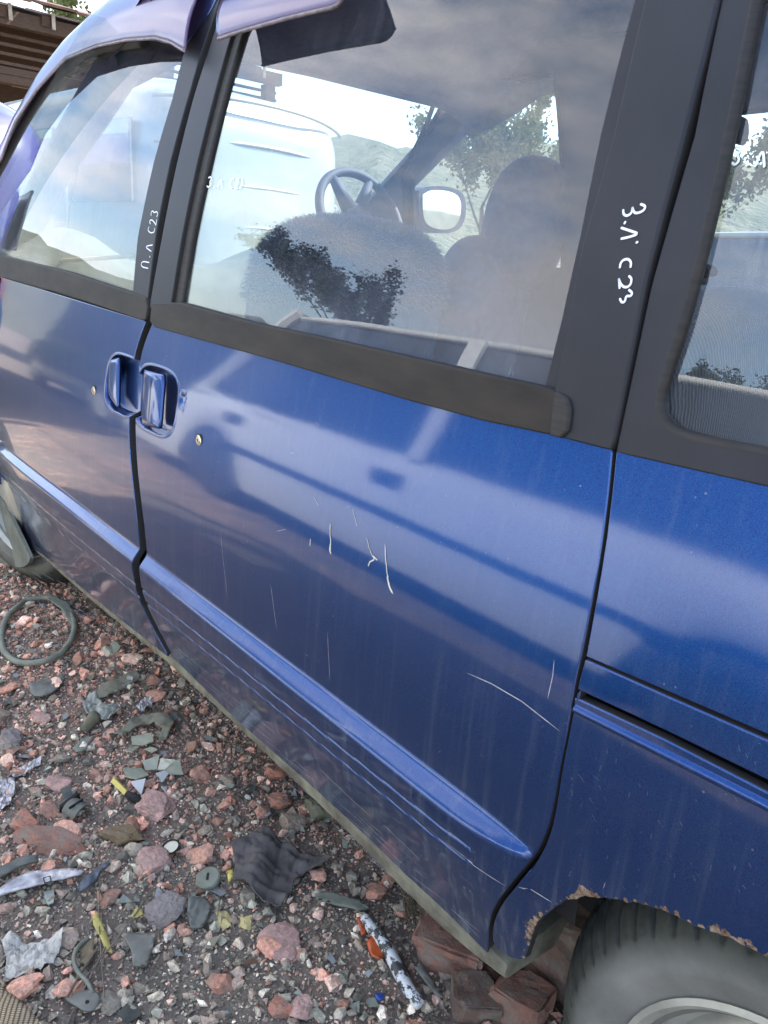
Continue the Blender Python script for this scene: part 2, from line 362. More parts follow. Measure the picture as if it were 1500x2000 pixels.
def panel(name, outline, mat, parent, step=.008, off=0.0, holes=(), refine=(), f=S, flange=.018, lip=.0016, out=1, wear=None, shade_hem=True):
    """sheet-metal panel: outline in (X, Z) laid on the surface y=f(x,z), with a rolled hem turned inwards"""
    outer = densify(outline, step*.8); area = sum(outer[i][0]*outer[(i+1) % len(outer)][1]-outer[(i+1) % len(outer)][0]*outer[i][1] for i in range(len(outer)))
    if area < 0: outer = outer[::-1]
    hs = []
    for h in holes:
        hh = densify(h, step*.8); a = sum(hh[i][0]*hh[(i+1) % len(hh)][1]-hh[(i+1) % len(hh)][0]*hh[i][1] for i in range(len(hh)))
        hs.append(hh if a < 0 else hh[::-1])
    pts = [outer]+hs; loops = []; base = 0; edges = []
    for l in pts:
        n = len(l); loops.append(list(range(base, base+n))); edges += [(base+i, base+(i+1) % n) for i in range(n)]; base += n
    B = np.concatenate(pts)
    lo, hi = outer.min(0), outer.max(0); G = []
    def grid(x0, x1, z0, z1, st):
        xs = np.arange(x0, x1, st); zs = np.arange(z0, z1, st*.87); X, Z = np.meshgrid(xs, zs); X = X+((np.arange(len(zs)) % 2)*st*.5)[:, None]; return X.ravel(), Z.ravel()
    gx, gz = grid(lo[0], hi[0], lo[1], hi[1], step)
    for (a, b, c, d, st) in refine:
        k = ~((gx > a) & (gx < b) & (gz > c) & (gz < d)); gx, gz = gx[k], gz[k]
        x2, z2 = grid(a, b, c, d, st); gx = np.concatenate([gx, x2]); gz = np.concatenate([gz, z2])
    k = inside(outer, gx, gz)
    for h in hs: k &= ~inside(h, gx, gz)
    gx, gz = gx[k], gz[k]; k = segdist(outer, gx, gz) > step*.35
    for h in hs: k &= segdist(h, gx, gz) > step*.35
    gx, gz = gx[k], gz[k]
    P = np.concatenate([B, np.stack([gx, gz], 1)])
    vc, _, tris, ov, _, _ = delaunay_2d_cdt([Vector(p) for p in P], edges, [], 0, 1e-7, True)
    VC = np.array([tuple(v) for v in vc]); T = np.array([t for t in tris if len(t) == 3])
    cen = VC[T].mean(1); k = inside(outer, cen[:, 0], cen[:, 1])
    for h in hs: k &= ~inside(h, cen[:, 0], cen[:, 1])
    T = T[k]
    a, b, c = VC[T[:, 0]], VC[T[:, 1]], VC[T[:, 2]]
    cr_ = (b[:, 0]-a[:, 0])*(c[:, 1]-a[:, 1])-(b[:, 1]-a[:, 1])*(c[:, 0]-a[:, 0]); T[cr_ < 0] = T[cr_ < 0][:, ::-1]
    T = T[np.abs(cr_) > 1e-12]
    m = {}
    for vi, src in enumerate(ov):
        for s_ in src: m[s_] = vi
    Y = f(VC[:, 0], VC[:, 1])+off; Nn = S_normal(VC[:, 0], VC[:, 1], f)
    V = [np.stack([VC[:, 0], Y, VC[:, 1]], 1)]; NN = [Nn]; F = [tuple(t) for t in T]; nb = len(VC); DK = []
    for li, lp in enumerate(loops):
        ids = [m.get(i, i) for i in lp]; pl = VC[ids]; n = len(ids)
        tg = np.roll(pl, -1, 0)-np.roll(pl, 1, 0); tg /= (np.linalg.norm(tg, axis=1)[:, None]+1e-9); on = np.stack([tg[:, 1], -tg[:, 0]], 1)
        yb = f(pl[:, 0], pl[:, 1])+off; nn = S_normal(pl[:, 0], pl[:, 1], f); on3 = np.stack([on[:, 0], np.zeros(n), on[:, 1]], 1)
        rings = []
        for (o_, dy, wn_) in ((lip*.7, lip*.3, .6), (lip, lip, 1.6), (lip, flange, 6)):
            q = pl+on*o_; V.append(np.stack([q[:, 0], yb+dy, q[:, 1]], 1)); qn = nn+on3*wn_; NN.append(qn/np.linalg.norm(qn, axis=1)[:, None])
            rings.append([nb+i for i in range(n)]); nb += n
        chain = [ids]+rings
        for ci, (r1, r2) in enumerate(zip(chain[:-1], chain[1:])):
            for i in range(n):
                j = (i+1) % n; F.append((r1[i], r2[i], r2[j], r1[j]))
                if ci == 2: DK.append(len(F)-1)
    V = np.concatenate(V); NN = np.concatenate(NN)
    # front faces towards -Y: (x,z) CCW seen from -Y is outward
    mi = np.zeros(len(F), int)
    if shade_hem: mi[DK] = 1  # hem blackened: the shade inside the gaps is put into its colour
    o = mesh_obj(name, V, F, [mat, M['dark']] if shade_hem else mat, parent, True, NN, mi)
    if wear is not None:
        at = o.data.attributes.new('wear', 'FLOAT', 'POINT'); at.data.foreach_set('value', wear(V[:, 0], V[:, 2]).astype(np.float32))
    return o

def on_surface(pts, off, f=S):
    return [(x, float(f(x, z))+off, z) for x, z in pts]
def ribbon(mb, xz, w, off=-.0004, f=S, taper=True):
    """thin flat mark lying on the panel; xz open polyline in metres"""
    P = densify(xz, .006, False); n = len(P)
    if n < 2: return
    tg = np.gradient(P, axis=0); tg /= (np.linalg.norm(tg, axis=1)[:, None]+1e-9); nr = np.stack([-tg[:, 1], tg[:, 0]], 1)
    V = []; F = []
    for i in range(n):
        t = i/(n-1); ww = w*(min(1, 6*t+.15, 6*(1-t)+.15) if taper else 1)/2
        for s_ in (-1, 1):
            q = P[i]+nr[i]*ww*s_; V.append((q[0], float(f(q[0], q[1]))+off, q[1]))
    for i in range(n-1): F.append((2*i, 2*i+1, 2*i+3, 2*i+2))
    mb.add(V, F)
def stroke(mb, pts, w, off, f=S):
    """round marker stroke"""
    P = smooth_poly(pts, 2); ribbon(mb, P, w, off, f, False)
    for p in (P[0], P[-1]):
        n = 10; ring = [(p[0]+w/2*math.cos(2*math.pi*i/n), p[1]+w/2*math.sin(2*math.pi*i/n)) for i in range(n)]
        mb.add([(x, float(f(x, z))+off-.00006, z) for x, z in ring], [tuple(range(n))])

# ================================================================== THE BLUE VAN
van = empty('parked_van', (-1.4, .8, 0), 'dark blue scrapyard minivan with scratched side and rusty rear arch', 'van')
def rec(cpx, x0, x1, y0, y1, dep, wall):
    a, b = body(x0, cpx[1]), body(x1, cpx[1]); t, u = body(cpx[0], y0), body(cpx[0], y1); c = body(*cpx)
    RECESS.append((c[0], c[1], abs(b[0]-a[0])/2, abs(t[1]-u[1])/2, dep, wall)); return RECESS[-1]
R1 = rec((237, 752), 205, 270, 694, 811, .024, .0045)
R2 = rec((302, 781), 260, 344, 716, 847, .028, .0045)
RECESS.append((body(356, 781)[0], body(356, 781)[1], .012, .014, .004, .008))
# --- outlines (photograph -> panel coordinates)
bgapL = [(285, 628), (273, 660), (262, 697), (258, 740), (254, 790), (252, 845), (257, 915), (264, 978), (271, 1040), (277, 1110), (281, 1166), (299, 1222), (328, 1281)]
bgapR = [(a+3, b) for a, b in [(294, 634), (282, 663), (271, 700), (267, 742), (263, 790), (262, 848), (266, 915), (273, 978), (281, 1040), (287, 1110), (291, 1166), (309, 1222), (337, 1286)]]
fd_bottom = [(328, 1281), (240, 1212), (160, 1147), (85, 1084), (40, 1050), (20, 1012), (0, 968)]
bgapL = [(a-1.5, b) for a, b in bgapL]
fl = bodyl(bgapL); fr = bodyl(bgapR)
X_FD = -2.62
z_belt_f = lambda x: None
ftop = bodyl([(285, 628), (200, 603), (100, 572), (0, 541)])
xb, zb = body(85, 1084)
front_arch = [(xb, zb), body(40, 1050), body(14, 1000), (-2.79, .46), (-2.86, .52)]
fd_out = smooth_poly(fl, 1) + [body(85, 1084)] + front_arch[1:4] + [(-2.80, .7), (-2.78, .9), (-2.76, ftop[-1][1]-.004)] + ftop[::-1][:-1]
hb = lambda R, m=.022: (R[0]-R[2]-m, R[0]+R[2]+m, R[1]-R[3]-m, R[1]+R[3]+m, .0019)
front_door = panel('front_door', fd_out, M['paint'], van, step=.008, refine=[hb(R1), (-2.6, -1.4, .395, .56, .0035)])
# sliding door
sd_top = bodyl([(1193, 876), (1100, 850), (900, 797), (600, 717), (294, 634)])
rgapL = [(1193, 876), (1185, 960), (1174, 1050), (1163, 1120), (1150, 1190), (1136, 1264), (1120, 1332), (1111, 1392), (1102, 1440), (1090, 1500), (1078, 1572), (1066, 1620), (1046, 1664), (1010, 1712), (974, 1760), (958, 1800), (953, 1842), (951, 1858)]
rgapR = [(1206, 880), (1198, 960), (1187, 1050), (1176, 1120), (1164, 1190), (1150, 1256), (1134, 1332), (1122, 1392), (1113, 1440), (1101, 1500), (1090, 1572), (1080, 1622), (1062, 1668), (1026, 1718), (990, 1764), (972, 1802), (967, 1830), (972, 1848)]
sd_bot = bodyl([(951, 1858), (874, 1780), (794, 1706), (690, 1606), (586, 1512), (498, 1436), (450, 1394), (338, 1288)])
sd_out = sd_top[::-1][:0] + smooth_poly(bodyl(rgapL), 1) + sd_bot[1:-1] + smooth_poly(fr[::-1], 1) + sd_top[::-1][1:-1]
sliding_door = panel('sliding_door', sd_out, M['paint'], van, step=.007, refine=[hb(R2), (-1.52, -.42, .400, .572, .0030)])
# rear side panel: upper, rail cover, lower
def below(xz, d): return [(x, z-d) for x, z in xz]
rr = bodyl(rgapR)
qa = bodyl([(1206, 880), (1300, 902), (1400, 925), (1500, 946)])
railtop = bodyl([(1146, 1281), (1300, 1346), (1500, 1432)]); railtop2 = bodyl([(1144, 1292), (1300, 1362), (1500, 1450)])
raillow = bodyl([(1130, 1345), (1300, 1424), (1500, 1521)]); raillow2 = bodyl([(1124, 1366), (1300, 1449), (1500, 1552)])
def ext(p, q, x): t = (x-p[0])/(q[0]-p[0]); return (x, p[1]+t*(q[1]-p[1]))
XR = .80
up_out = [rr[0]]+bodyl([(1198, 960), (1187, 1050), (1176, 1120), (1164, 1190), (1149, 1270)])+railtop[0:3]+[(XR, railtop[2][1]+.012), (XR, qa[-1][1]+.01)]+qa[::-1][:-1]
side_panel = panel('rear_side_panel', up_out, M['paint'], van, step=.009)
rc_out = [railtop2[0], railtop2[1], railtop2[2], (XR, railtop2[2][1]+.010), (XR, raillow[2][1]+.012), raillow[2], raillow[1], raillow[0]]
panel('slide_rail_cover', rc_out, M['paint'], side_panel, step=.010)
arch = bodyl([(1500, 1868), (1420, 1828), (1360, 1808), (1316, 1784), (1260, 1764), (1196, 1754), (1140, 1748), (1100, 1757), (1076, 1772), (1056, 1790), (1040, 1810), (1032, 1840), (1022, 1872)])
# a little ragged where it has rusted
archd = densify(arch, .004, False); archd = [(p[0]+.0022*noise.noise(Vector((p[0]*90, p[1]*90, 3))), p[1]+.0022*noise.noise(Vector((p[0]*120, p[1]*110, 9)))+.0016*noise.noise(Vector((p[0]*420, p[1]*400, 5)))) for p in archd]
cxw, czw = -.03, .31
back_arch = []
pr = arch[0]
for i in range(1, 13):
    a = math.radians(108-i*9.2) ; back_arch.append((cxw+.335*math.cos(a)+.02, czw+.335*math.sin(a)))
lowfoot = bodyl([(972, 1848), (967, 1830)])
lw_out = [raillow2[0], raillow2[1], raillow2[2], (XR, raillow2[2][1]+.012), (XR, .36), (.36, .34)] + back_arch[::-1] + archd + bodyl([(1000, 1868)]) + smooth_poly(bodyl(rgapR[::-1][0:12]), 1)[0:-1] + bodyl([(1122, 1392)])
AD = np.array(archd)
def wear_f(x, z):
    d = np.min(np.hypot(x[:, None]-AD[None, ::3, 0], z[:, None]-AD[None, ::3, 1]), axis=1)
    w = .58*np.exp(-(d/.006))+.30*np.exp(-(d/.022))
    fx, fz = body(1030, 1790); d2 = np.hypot(x-fx, z-fz); w = w+.36*np.exp(-(d2/.035)**2)
    px_, pz_ = body(1090, 1690); w = w+.62*np.exp(-(np.hypot((x-px_), z-pz_)/.0065)**2)
    gx = np.array(bodyl(rgapR[6:])); dg = np.min(np.hypot(x[:, None]-gx[None, :, 0], z[:, None]-gx[None, :, 1]), axis=1)
    return (w+.26*np.exp(-(dg/.008))).astype(float)
low_panel = panel('rear_quarter_panel', lw_out, M['paint_rust'], van, step=.006, wear=wear_f, flange=.012)
# bright rolled ledge over the lower panel, below the slide rail
led = MB(); ribbon(led, [(raillow2[0][0]+.004, raillow2[0][1]-.0045), (raillow2[2][0], raillow2[2][1]-.0055), (XR, raillow2[2][1]+.006)], .0062, -.0035)
def ledgemesh(name, line, h, dy, mat, parent):
    V = []; F = []; P = densify(line, .01, False)
    for p in P:
        y = float(S(p[0], p[1]))
        V += [(p[0], y+dy, p[1]), (p[0], y-.0045, p[1]-h*.45), (p[0], y-.006, p[1]-h*.75), (p[0], y-.001, p[1]-h)]
    for i in range(len(P)-1):
        for k in range(3): F.append((4*i+k, 4*i+k+1, 4*i+k+5, 4*i+k+4))
    return mesh_obj(name, V, F, mat, parent, True)
ledgemesh('rail_ledge', [(raillow2[0][0]+.002, raillow2[0][1]+.001), (raillow2[2][0], raillow2[2][1]+.001), (XR, raillow2[2][1]+.013)], .016, .012, M['paint'], low_panel)
# jamb behind the gaps
jb = MB()
for x0, x1, z0, z1, y in ((-2.6, .8, .36, 1.02, .055),):
    jb.box(((x0+x1)/2-.2, y+.03, (z0+z1)/2+.02), (x1-x0-.8, .02, z1-z0-.06))
V = []; F = []
xs = np.linspace(-2.45, .78, 60); zs = np.linspace(.36, 1.0, 24)
for x in xs:
    for z in zs: V.append((x, float(S0(x, z))+.034, z))
keep = lambda x, z: math.hypot(x-cxw, z-.29) > .40
for i in range(len(xs)-1):
    for j in range(len(zs)-1):
        if keep(xs[i]+.02, zs[j]+.01): a = i*len(zs)+j; F.append((a, a+len(zs), a+len(zs)+1, a+1))
mesh_obj('door_jamb', V, F, M['dark'], van)

# sill (rocker) under the doors, pale with dust; its rear end is an open boxed end
sa = bodyl([(85, 1086), (330, 1291), (586, 1524), (890, 1822), (1002, 1916)])
zt = [body(85, 1078)[1], body(330, 1283)[1], body(586, 1512)[1], body(874, 1780)[1], body(960, 1862)[1]]
top_px = [(60, 1062), (160, 1144), (330, 1283), (450, 1386), (586, 1504), (690, 1598), (794, 1698), (874, 1772), (951, 1850), (990, 1890)]
bot_px = [(62, 1070), (160, 1153), (330, 1293), (450, 1401), (586, 1527), (690, 1625), (794, 1731), (874, 1808), (951, 1876), (1002, 1918)]
tp = densify(bodyl(top_px, .003), .01, False); bp = np.array(bodyl(bot_px, .003)); V = []; F = []
for x, z in tp:
    zb_ = float(np.interp(x, bp[:, 0], bp[:, 1])); y = float(S(x, z)); h = z-zb_
    nz1 = .0020*noise.noise(Vector((x*45, 1, 0)))+.0010*noise.noise(Vector((x*170, 2, 1)))
    V += [(x, y+.030, z+.012), (x, y+.004, z+.004), (x, y+.002, z-h*.5), (x, y+.003, zb_+nz1), (x, y+.010, zb_-.004+nz1), (x, y+.10, zb_-.012), (x, y+.14, z+.02)]
k = 7; nx = len(tp)
for i in range(nx-1):
    for j in range(k): F.append((i*k+j, i*k+(j+1) % k, (i+1)*k+(j+1) % k, (i+1)*k+j))
F.append(tuple((nx-1)*k+j for j in range(k)))
mesh_obj('sill', V, F, M['sill'], van, False)

# ------------------------------------------------------------------ door furniture
def flap(name, pts, parent, dy0, bulge, mat, thick=.012):
    """curved pull plate: px quad TL,TR,BR,BL with rounded ends"""
    TL, TR, BR, BL = [np.array(body(*p)) for p in pts]; V = []; F = []; nu, nv = 14, 22
    for i in range(nu+1):
        u = i/nu
        for j in range(nv+1):
            v = j/nv; ue = .5+(u-.5)*(1-.10*abs(2*v-1)**6)
            p = (TL*(1-ue)+TR*ue)*(1-v)+(BL*(1-ue)+BR*ue)*v
            edge = max(abs(2*u-1), abs(2*v-1))**10
            V.append((p[0], float(S0(*p))+dy0-bulge*(1-(2*u-1)**2)+thick*.35*edge, p[1]))
    n = nv+1
    for i in range(nu):
        for j in range(nv): F.append((i*n+j, i*n+j+1, (i+1)*n+j+1, (i+1)*n+j))
    o = mesh_obj(name, V, F, mat, parent, True)
    md = o.modifiers.new('s', 'SOLIDIFY'); md.thickness = thick; md.offset = 0; return o
fh = flap('door_handle', [(213, 704), (232, 699), (230, 798), (211, 770)], front_door, .002, .001, M['paint'], .006)
sh = flap('door_handle', [(281, 722), (322, 733), (314, 838), (277, 826)], sliding_door, .000, .004, M['paint'], .006)
mm = MB()
for a, b in (((303, 731), (296, 830)),):
    ribbon(mm, [body(*a), body(*b)], .0022, -.0078, S0)
mm.build('handle_groove', M['dark'], sliding_door)
def lock(px, parent):
    c = body(*px); y = float(S(c[0], c[1])); m = MB()
    prof = [(.0001, -.0035), (.0062, -.0037), (.0067, -.0022), (.0085, -.0022), (.0100, -.0014), (.0104, .004)]
    m.lathe(prof, (c[0], y, c[1]), 'Y', 28); o = m.build('lock_cylinder', M['metal'], parent, True, 40)
    s_ = MB(); s_.box((c[0], y-.0037, c[1]), (.0012, .0008, .006)); s_.box((c[0], y-.0038, c[1]+.0022), (.003, .0006, .0012)); s_.build('key_slot', M['dark'], parent)
    r = MB(); r.lathe([(.0104, -.0005), (.0120, -.001), (.0124, .003)], (c[0], y, c[1]), 'Y', 28); r.build('lock_ring', M['rubber'], parent, True)
lock((184, 763), front_door); lock((389, 860), sliding_door)

T = lambda pts, off=0.: bodyl(pts, off)
ROUND = dict(lip=.002, flange=.014)
# belt mouldings
panel('belt_moulding', T([(-38, 489), (0, 500), (129, 532), (259, 575), (284, 585), (286, 600), (283, 622), (273, 622), (133, 574), (0, 539), (-38, 528)], -.008), M['belt'], front_door, step=.012, off=-.008, flange=.012, lip=.003)
panel('belt_moulding', T([(296, 594), (350, 594), (500, 636), (632, 664), (800, 703), (966, 741), (1060, 762), (1085, 772), (1100, 784), (1104, 800), (1100, 838), (1090, 848), (1078, 845), (942, 817), (800, 779), (540, 702), (300, 636), (293, 626)], -.009), M['belt'], sliding_door, step=.012, off=-.009, flange=.014, lip=.003)
panel('moulding_cap', T([(1085, 772), (1100, 783), (1105, 800), (1101, 838), (1090, 849), (1076, 846), (1080, 820)], -.012), M['rubber'], sliding_door, step=.008, off=-.012, flange=.012, lip=.004)
# pillar covers
panel('pillar_cover', T([(259, 578), (269, 465), (301, 315), (336, 196), (360, 101), (393, 0), (415, -60), (450, -60), (421, 20), (392, 101), (371, 175), (332, 315), (304, 455), (287, 586)], -.003), M['trim'], front_door, step=.012, off=-.003, **ROUND)
panel('pillar_cover', T([(292, 600), (315, 472), (343, 332), (378, 192), (408, 98), (440, 0), (455, -60), (500, -60), (482, 0), (452, 63), (414, 199), (381, 332), (353, 469), (332, 597)], -.003), M['trim'], sliding_door, step=.012, off=-.003, **ROUND)
panel('glass_channel', T([(333, 597), (354, 469), (382, 332), (415, 199), (453, 63), (483, 0), (503, -60), (530, -60), (500, 0), (470, 63), (431, 199), (399, 332), (370, 469), (350, 597)], .002), M['rubber'], sliding_door, step=.012, off=.004, lip=.004, flange=.012)
panel('pillar_strip', T([(1062, 758), (1096, 620), (1132, 456), (1170, 266), (1237, 0), (1255, -70), (1283, -70), (1262, 0), (1198, 271), (1141, 475), (1106, 650), (1083, 770)], -.001), M['trim'], sliding_door, step=.012, off=.003, lip=.003, flange=.012)
panel('pillar_cover', T([(1084, 772), (1107, 650), (1142, 475), (1200, 271), (1263, 0), (1284, -70), (1414, -70), (1396, 0), (1370, 109), (1322, 295), (1256, 546), (1190, 874), (1104, 852), (1106, 800), (1100, 784)], -.006), M['trim'], sliding_door, step=.012, off=-.006, lip=.003, flange=.02)
# quarter window frame with its rounded opening
qo = T([(1206, 880), (1275, 560), (1360, 266), (1413, 0), (1430, -80)], -.002); q2 = T([(1500, 946)], -.002)
q_in = T([(1476, 0), (1490, -60), (1470, 30), (1422, 270), (1347, 590), (1296, 735)][2:], -.002)
hole = smooth_poly(T([(1468, 0), (1413, 285), (1337, 599), (1284, 752), (1278, 800), (1296, 838), (1345, 862), (1500, 893)], -.002), 2)
ztop_q = hole[0][1]+.06
hole = [(hole[0][0]+.02, ztop_q)] + hole + [(.62, hole[-1][1]+.01), (.62, ztop_q)]
panel('window_frame', qo[:4]+[(qo[3][0]+.012, 1.56), (.80, 1.56), (.80, q2[0][1]+.012)]+q2, M['trim'], side_panel, step=.014, off=-.002, holes=[hole], lip=.003, flange=.016)
seal = [ (hole_p) for hole_p in hole]
def loop_tube(name, loop, r, off, mat, parent, f=S0):
    d = densify(loop, .012); m = MB(); m.tube([(p[0], float(f(p[0], p[1]))+off, p[1]) for p in d], r, 8, True); return m.build(name, mat, parent, True)
loop_tube('window_seal', hole, .0075, .005, M['rubber'], side_panel)
# glass
panel('window_glass', T([(-170, 470), (0, 512), (270, 590), (280, 465), (311, 315), (346, 196), (375, 80), (420, -60), (200, 40), (140, 80), (60, 190), (0, 290), (-120, 420)], .010), M['glass'], front_door, step=.03, off=.012, flange=.004, lip=.0005)
panel('window_glass', T([(340, 610), (1075, 775), (1140, 456), (1180, 266), (1245, 0), (1262, -70), (510, -70), (480, 0), (455, 63), (420, 199), (388, 332), (360, 469)], .010), M['glass'], sliding_door, step=.03, off=.012, flange=.004, lip=.0005)
panel('window_glass', [(hole[1][0]-.012, ztop_q+.01)]+[(p[0]-.008, p[1]-.008) for p in hole[2:-2]]+[(.64, hole[-2][1]-.008), (.64, ztop_q+.01)], M['glass_q'], side_panel, step=.03, off=.009, flange=.004, lip=.0005)
# front window run channel behind the deflector
m = MB(); pts = [(-60, 450), (0, 330), (20, 292), (50, 235), (100, 160), (150, 112), (200, 92), (280, 80)]
m.tube([(x, float(S0(x, z))+.004, z) for x, z in smooth_poly(T(pts, .004), 2)], .013, 8); m.build('window_seal', M['rubber'], front_door, True)
# painted upper frames and the smoked wind deflectors
panel('upper_frame', T([(3, 300), (45, 213), (84, 140), (133, 77), (185, 28), (217, -5), (300, -60), (470, -110), (455, -60), (412, 20), (360, 90), (280, 74), (189, 86), (120, 118), (60, 190), (25, 245)], -.004), M['paint'], front_door, step=.014, off=-.006)
M['lip'] = mat_simple('worn_deflector_edge', (.24, .19, .20), (.10, .07, .08), rough=.4, scale=60)
def deflector(low, high, off, parent):
    """strip of smoked plastic leaning outwards: low edge stands further off the body"""
    A = densify(T(low, off), .012, False); n = len(A); Bp = densify(T(high, off*.3), .012, False)
    Bq = [Bp[min(len(Bp)-1, int(i*(len(Bp)-1)/(n-1)+.5))] for i in range(n)]; V = []; F = []; K_ = 9
    for i in range(n):
        e_ = max(0, 1-(n-1-i)/3.0)**2*.22 if off < -.034 else 0
        for k in range(K_):
            t = e_+(1-e_)*k/(K_-1); p = A[i]*(1-t)+Bq[i]*t; y = float(S0(p[0], p[1]))+off*(1-t)+.3*off*t-.010*math.sin(math.pi*t)
            V.append((p[0], y, p[1]))
    for i in range(n-1):
        for k in range(K_-1): a = i*K_+k; F.append((a, a+K_, a+K_+1, a+1))
    o = mesh_obj('wind_deflector', V, F, M['deflector'], parent, True); md = o.modifiers.new('s', 'SOLIDIFY'); md.thickness = .003; md.offset = 0
    e = MB(); e.tube([V[i*K_] for i in range(n)], .0028, 6); e.build('deflector_lip', M['lip'], parent, True)
    return o
deflector([(-60, 420), (3, 311), (31, 238), (73, 175), (129, 115), (189, 91), (245, 79), (304, 75), (334, 84), (362, 101)], [(-60, 410), (0, 290), (45, 205), (84, 134), (133, 71), (185, 22), (225, -10), (300, -40), (370, -50), (415, -55)], -.032, front_door)
deflector([(426, 76), (476, 60), (560, 36), (640, 17), (682, 8)], [(446, -20), (500, -40), (580, -60), (650, -80), (690, -90)], -.036, sliding_door)
mm = MB(); c = body(360, 78, -.02); mm.lathe([(.0001, -.002), (.004, -.0018), (.0045, .004)], (c[0], float(S0(*c))-.030, c[1]), 'Y', 16); mm.build('screw', M['dark'], front_door, True)

# dark backing of the pillar gaps above the belt
for (a, b, c_) in (((255, 590), (425, 0), 60), ((1170, 880), (1385, 0), 50)):
    lo = body(a[0]+10, a[1]); hi = body(b[0], b[1]); m = MB(); V = []
    for t in np.linspace(0, 1, 12):
        x = lo[0]*(1-t)+hi[0]*t; z = lo[1]*(1-t)+hi[1]*t; y = float(S0(x, z))+.028
        V += [(x-.03, y, z), (x+.032, y, z)]
    m.add(V, [(2*i, 2*i+1, 2*i+3, 2*i+2) for i in range(11)]); m.build('door_pillar', M['dark'], van)

# ------------------------------------------------------------------ marker writing, scratches, droppings
G = {'3': [[(.1, .9), (.5, 1), (.85, .8), (.5, .55), (.85, .3), (.5, 0), (.1, .12)]],
     '.': [[(.4, .02), (.5, .06)]], 'L': [[(.0, .0), (.5, 1), (.95, .0)]],
     'C': [[(.9, .9), (.4, 1), (.05, .55), (.3, .05), (.85, .1)]], '2': [[(.1, .8), (.5, 1), (.8, .7), (.4, .25), (.1, .02)], [(.1, .02), (.9, .05)]],
     'P': [[(.0, .0), (.02, 1), (.85, 1), (.88, 0)]], ')': [[(.1, 1), (.5, .5), (.1, 0)]]}
def write_px(mb, text, p0, adv, up, w, off):
    """glyphs laid along pixel direction adv (per glyph) with height vector up"""
    for i, ch in enumerate(text):
        if ch == ' ': continue
        for st in G[ch]:
            pts = [(p0[0]+adv[0]*(i+.78*u)+up[0]*v, p0[1]+adv[1]*(i+.78*u)+up[1]*v) for u, v in st]; stroke(mb, T(pts, off), w, off, S0)
m = MB()
q = lambda pts: T([(1200+x/7.41, 350+y/7.41) for x, y in pts], -.0068)
for st in ([(385, 362), (450, 385), (430, 450), (340, 492), (285, 485), (262, 415)], [(262, 415), (250, 490), (180, 535), (130, 505), (128, 450)], [(148, 636), (156, 622)],
           [(105, 705), (240, 750), (355, 790), (220, 835), (105, 860)], [(235, 1265), (243, 1200), (200, 1152), (130, 1165), (88, 1215), (80, 1272)],
           [(215, 1405), (252, 1440), (232, 1535), (160, 1572), (95, 1530), (66, 1448)], [(66, 1448), (76, 1570)], [(215, 1605), (262, 1645), (235, 1695), (170, 1685), (152, 1775), (105, 1785), (82, 1735)], [(322, 915), (332, 912)]):
    stroke(m, q(st), .0024, -.0068, S0)
tag(m.build('marker_writing', M['chalk'], sliding_door), kind='stuff')
m = MB(); write_px(m, 'P.L C23', (289, 524), (3.1, -16.6), (-14, -3), .0022, -.0040); tag(m.build('marker_writing', M['chalk'], front_door), kind='stuff')
m = MB(); write_px(m, '3.L C2)', (403, 366), (10.6, 0.5), (4, -21), .0028, .0095); tag(m.build('marker_writing', M['chalk'], sliding_door), kind='stuff')
m = MB(); write_px(m, '3.L', (1427, 322), (24, 1), (6, -36), .0022, .0075); tag(m.build('marker_writing', M['chalk'], side_panel), kind='stuff')
# long scratches and the scuffed lower door
m = MB()
def scr(mb, pts, w=.0009): ribbon(mb, bodyl(pts), w, -.0004)
for pts, w in (([(912, 1314), (960, 1335), (1020, 1370), (1094, 1428)], .0012), ([(1083, 1288), (1080, 1320), (1070, 1365)], .0010), ([(760, 1604), (830, 1672)], .0009), ([(632, 1495), (700, 1560), (735, 1590)], .0009), ([(850, 1605), (930, 1668), (1000, 1722)], .0010), ([(1020, 1726), (1078, 1762)], .0011),
               ([(316, 1145), (322, 1190), (335, 1240)], .0011), ([(885, 1770), (940, 1830)], .0008), ([(529, 1140), (541, 1230)], .0008), ([(640, 1235), (645, 1330)], .0006), ([(431, 1035), (445, 1170)], .0006), ([(540, 1038), (560, 1033)], .0006)):
    P = T(pts); tgt = m; scr(tgt, pts, w)
RS = random.Random(3)
for i in range(70):
    x = RS.uniform(300, 900); y = 1190+(x-300)*.90+RS.uniform(20, 110); l = RS.uniform(10, 75); s_ = RS.uniform(.72, .98)
    scr(m, [(x, y), (x+l*.5, y+l*.5*s_+RS.uniform(-1, 1)), (x+l, y+l*s_)], RS.uniform(.0003, .0008))
for i in range(60):
    x = RS.uniform(310, 1080); y = RS.uniform(800, 1700)
    if y > 1100+(x-290)*.72: continue
    l = RS.uniform(3, 12); a = RS.uniform(0, 3.1); scr(m, [(x, y), (x+l*math.cos(a), y+l*math.sin(a))], RS.uniform(.0004, .0009))
tag(m.build('paint_scratches', M['scratch'], sliding_door), kind='stuff')
m = MB()
for i in range(40):
    x = RS.uniform(40, 250); y = 1040+(x-40)*.78+RS.uniform(5, 80); l = RS.uniform(8, 40); scr(m, [(x, y), (x+l, y+l*.62)], RS.uniform(.0004, .0009))
tag(m.build('paint_scratches', M['scratch'], front_door), kind='stuff')
m = MB()
for i in range(55):
    x = RS.uniform(1110, 1490); y = RS.uniform(1440, 1740)
    l = RS.uniform(3, 14); a = RS.uniform(.6, 1.9); scr(m, [(x, y), (x+l*math.cos(a), y+l*math.sin(a))], RS.uniform(.0005, .0012))
tag(m.build('paint_scratches', M['scratch'], low_panel), kind='stuff')
m = MB()
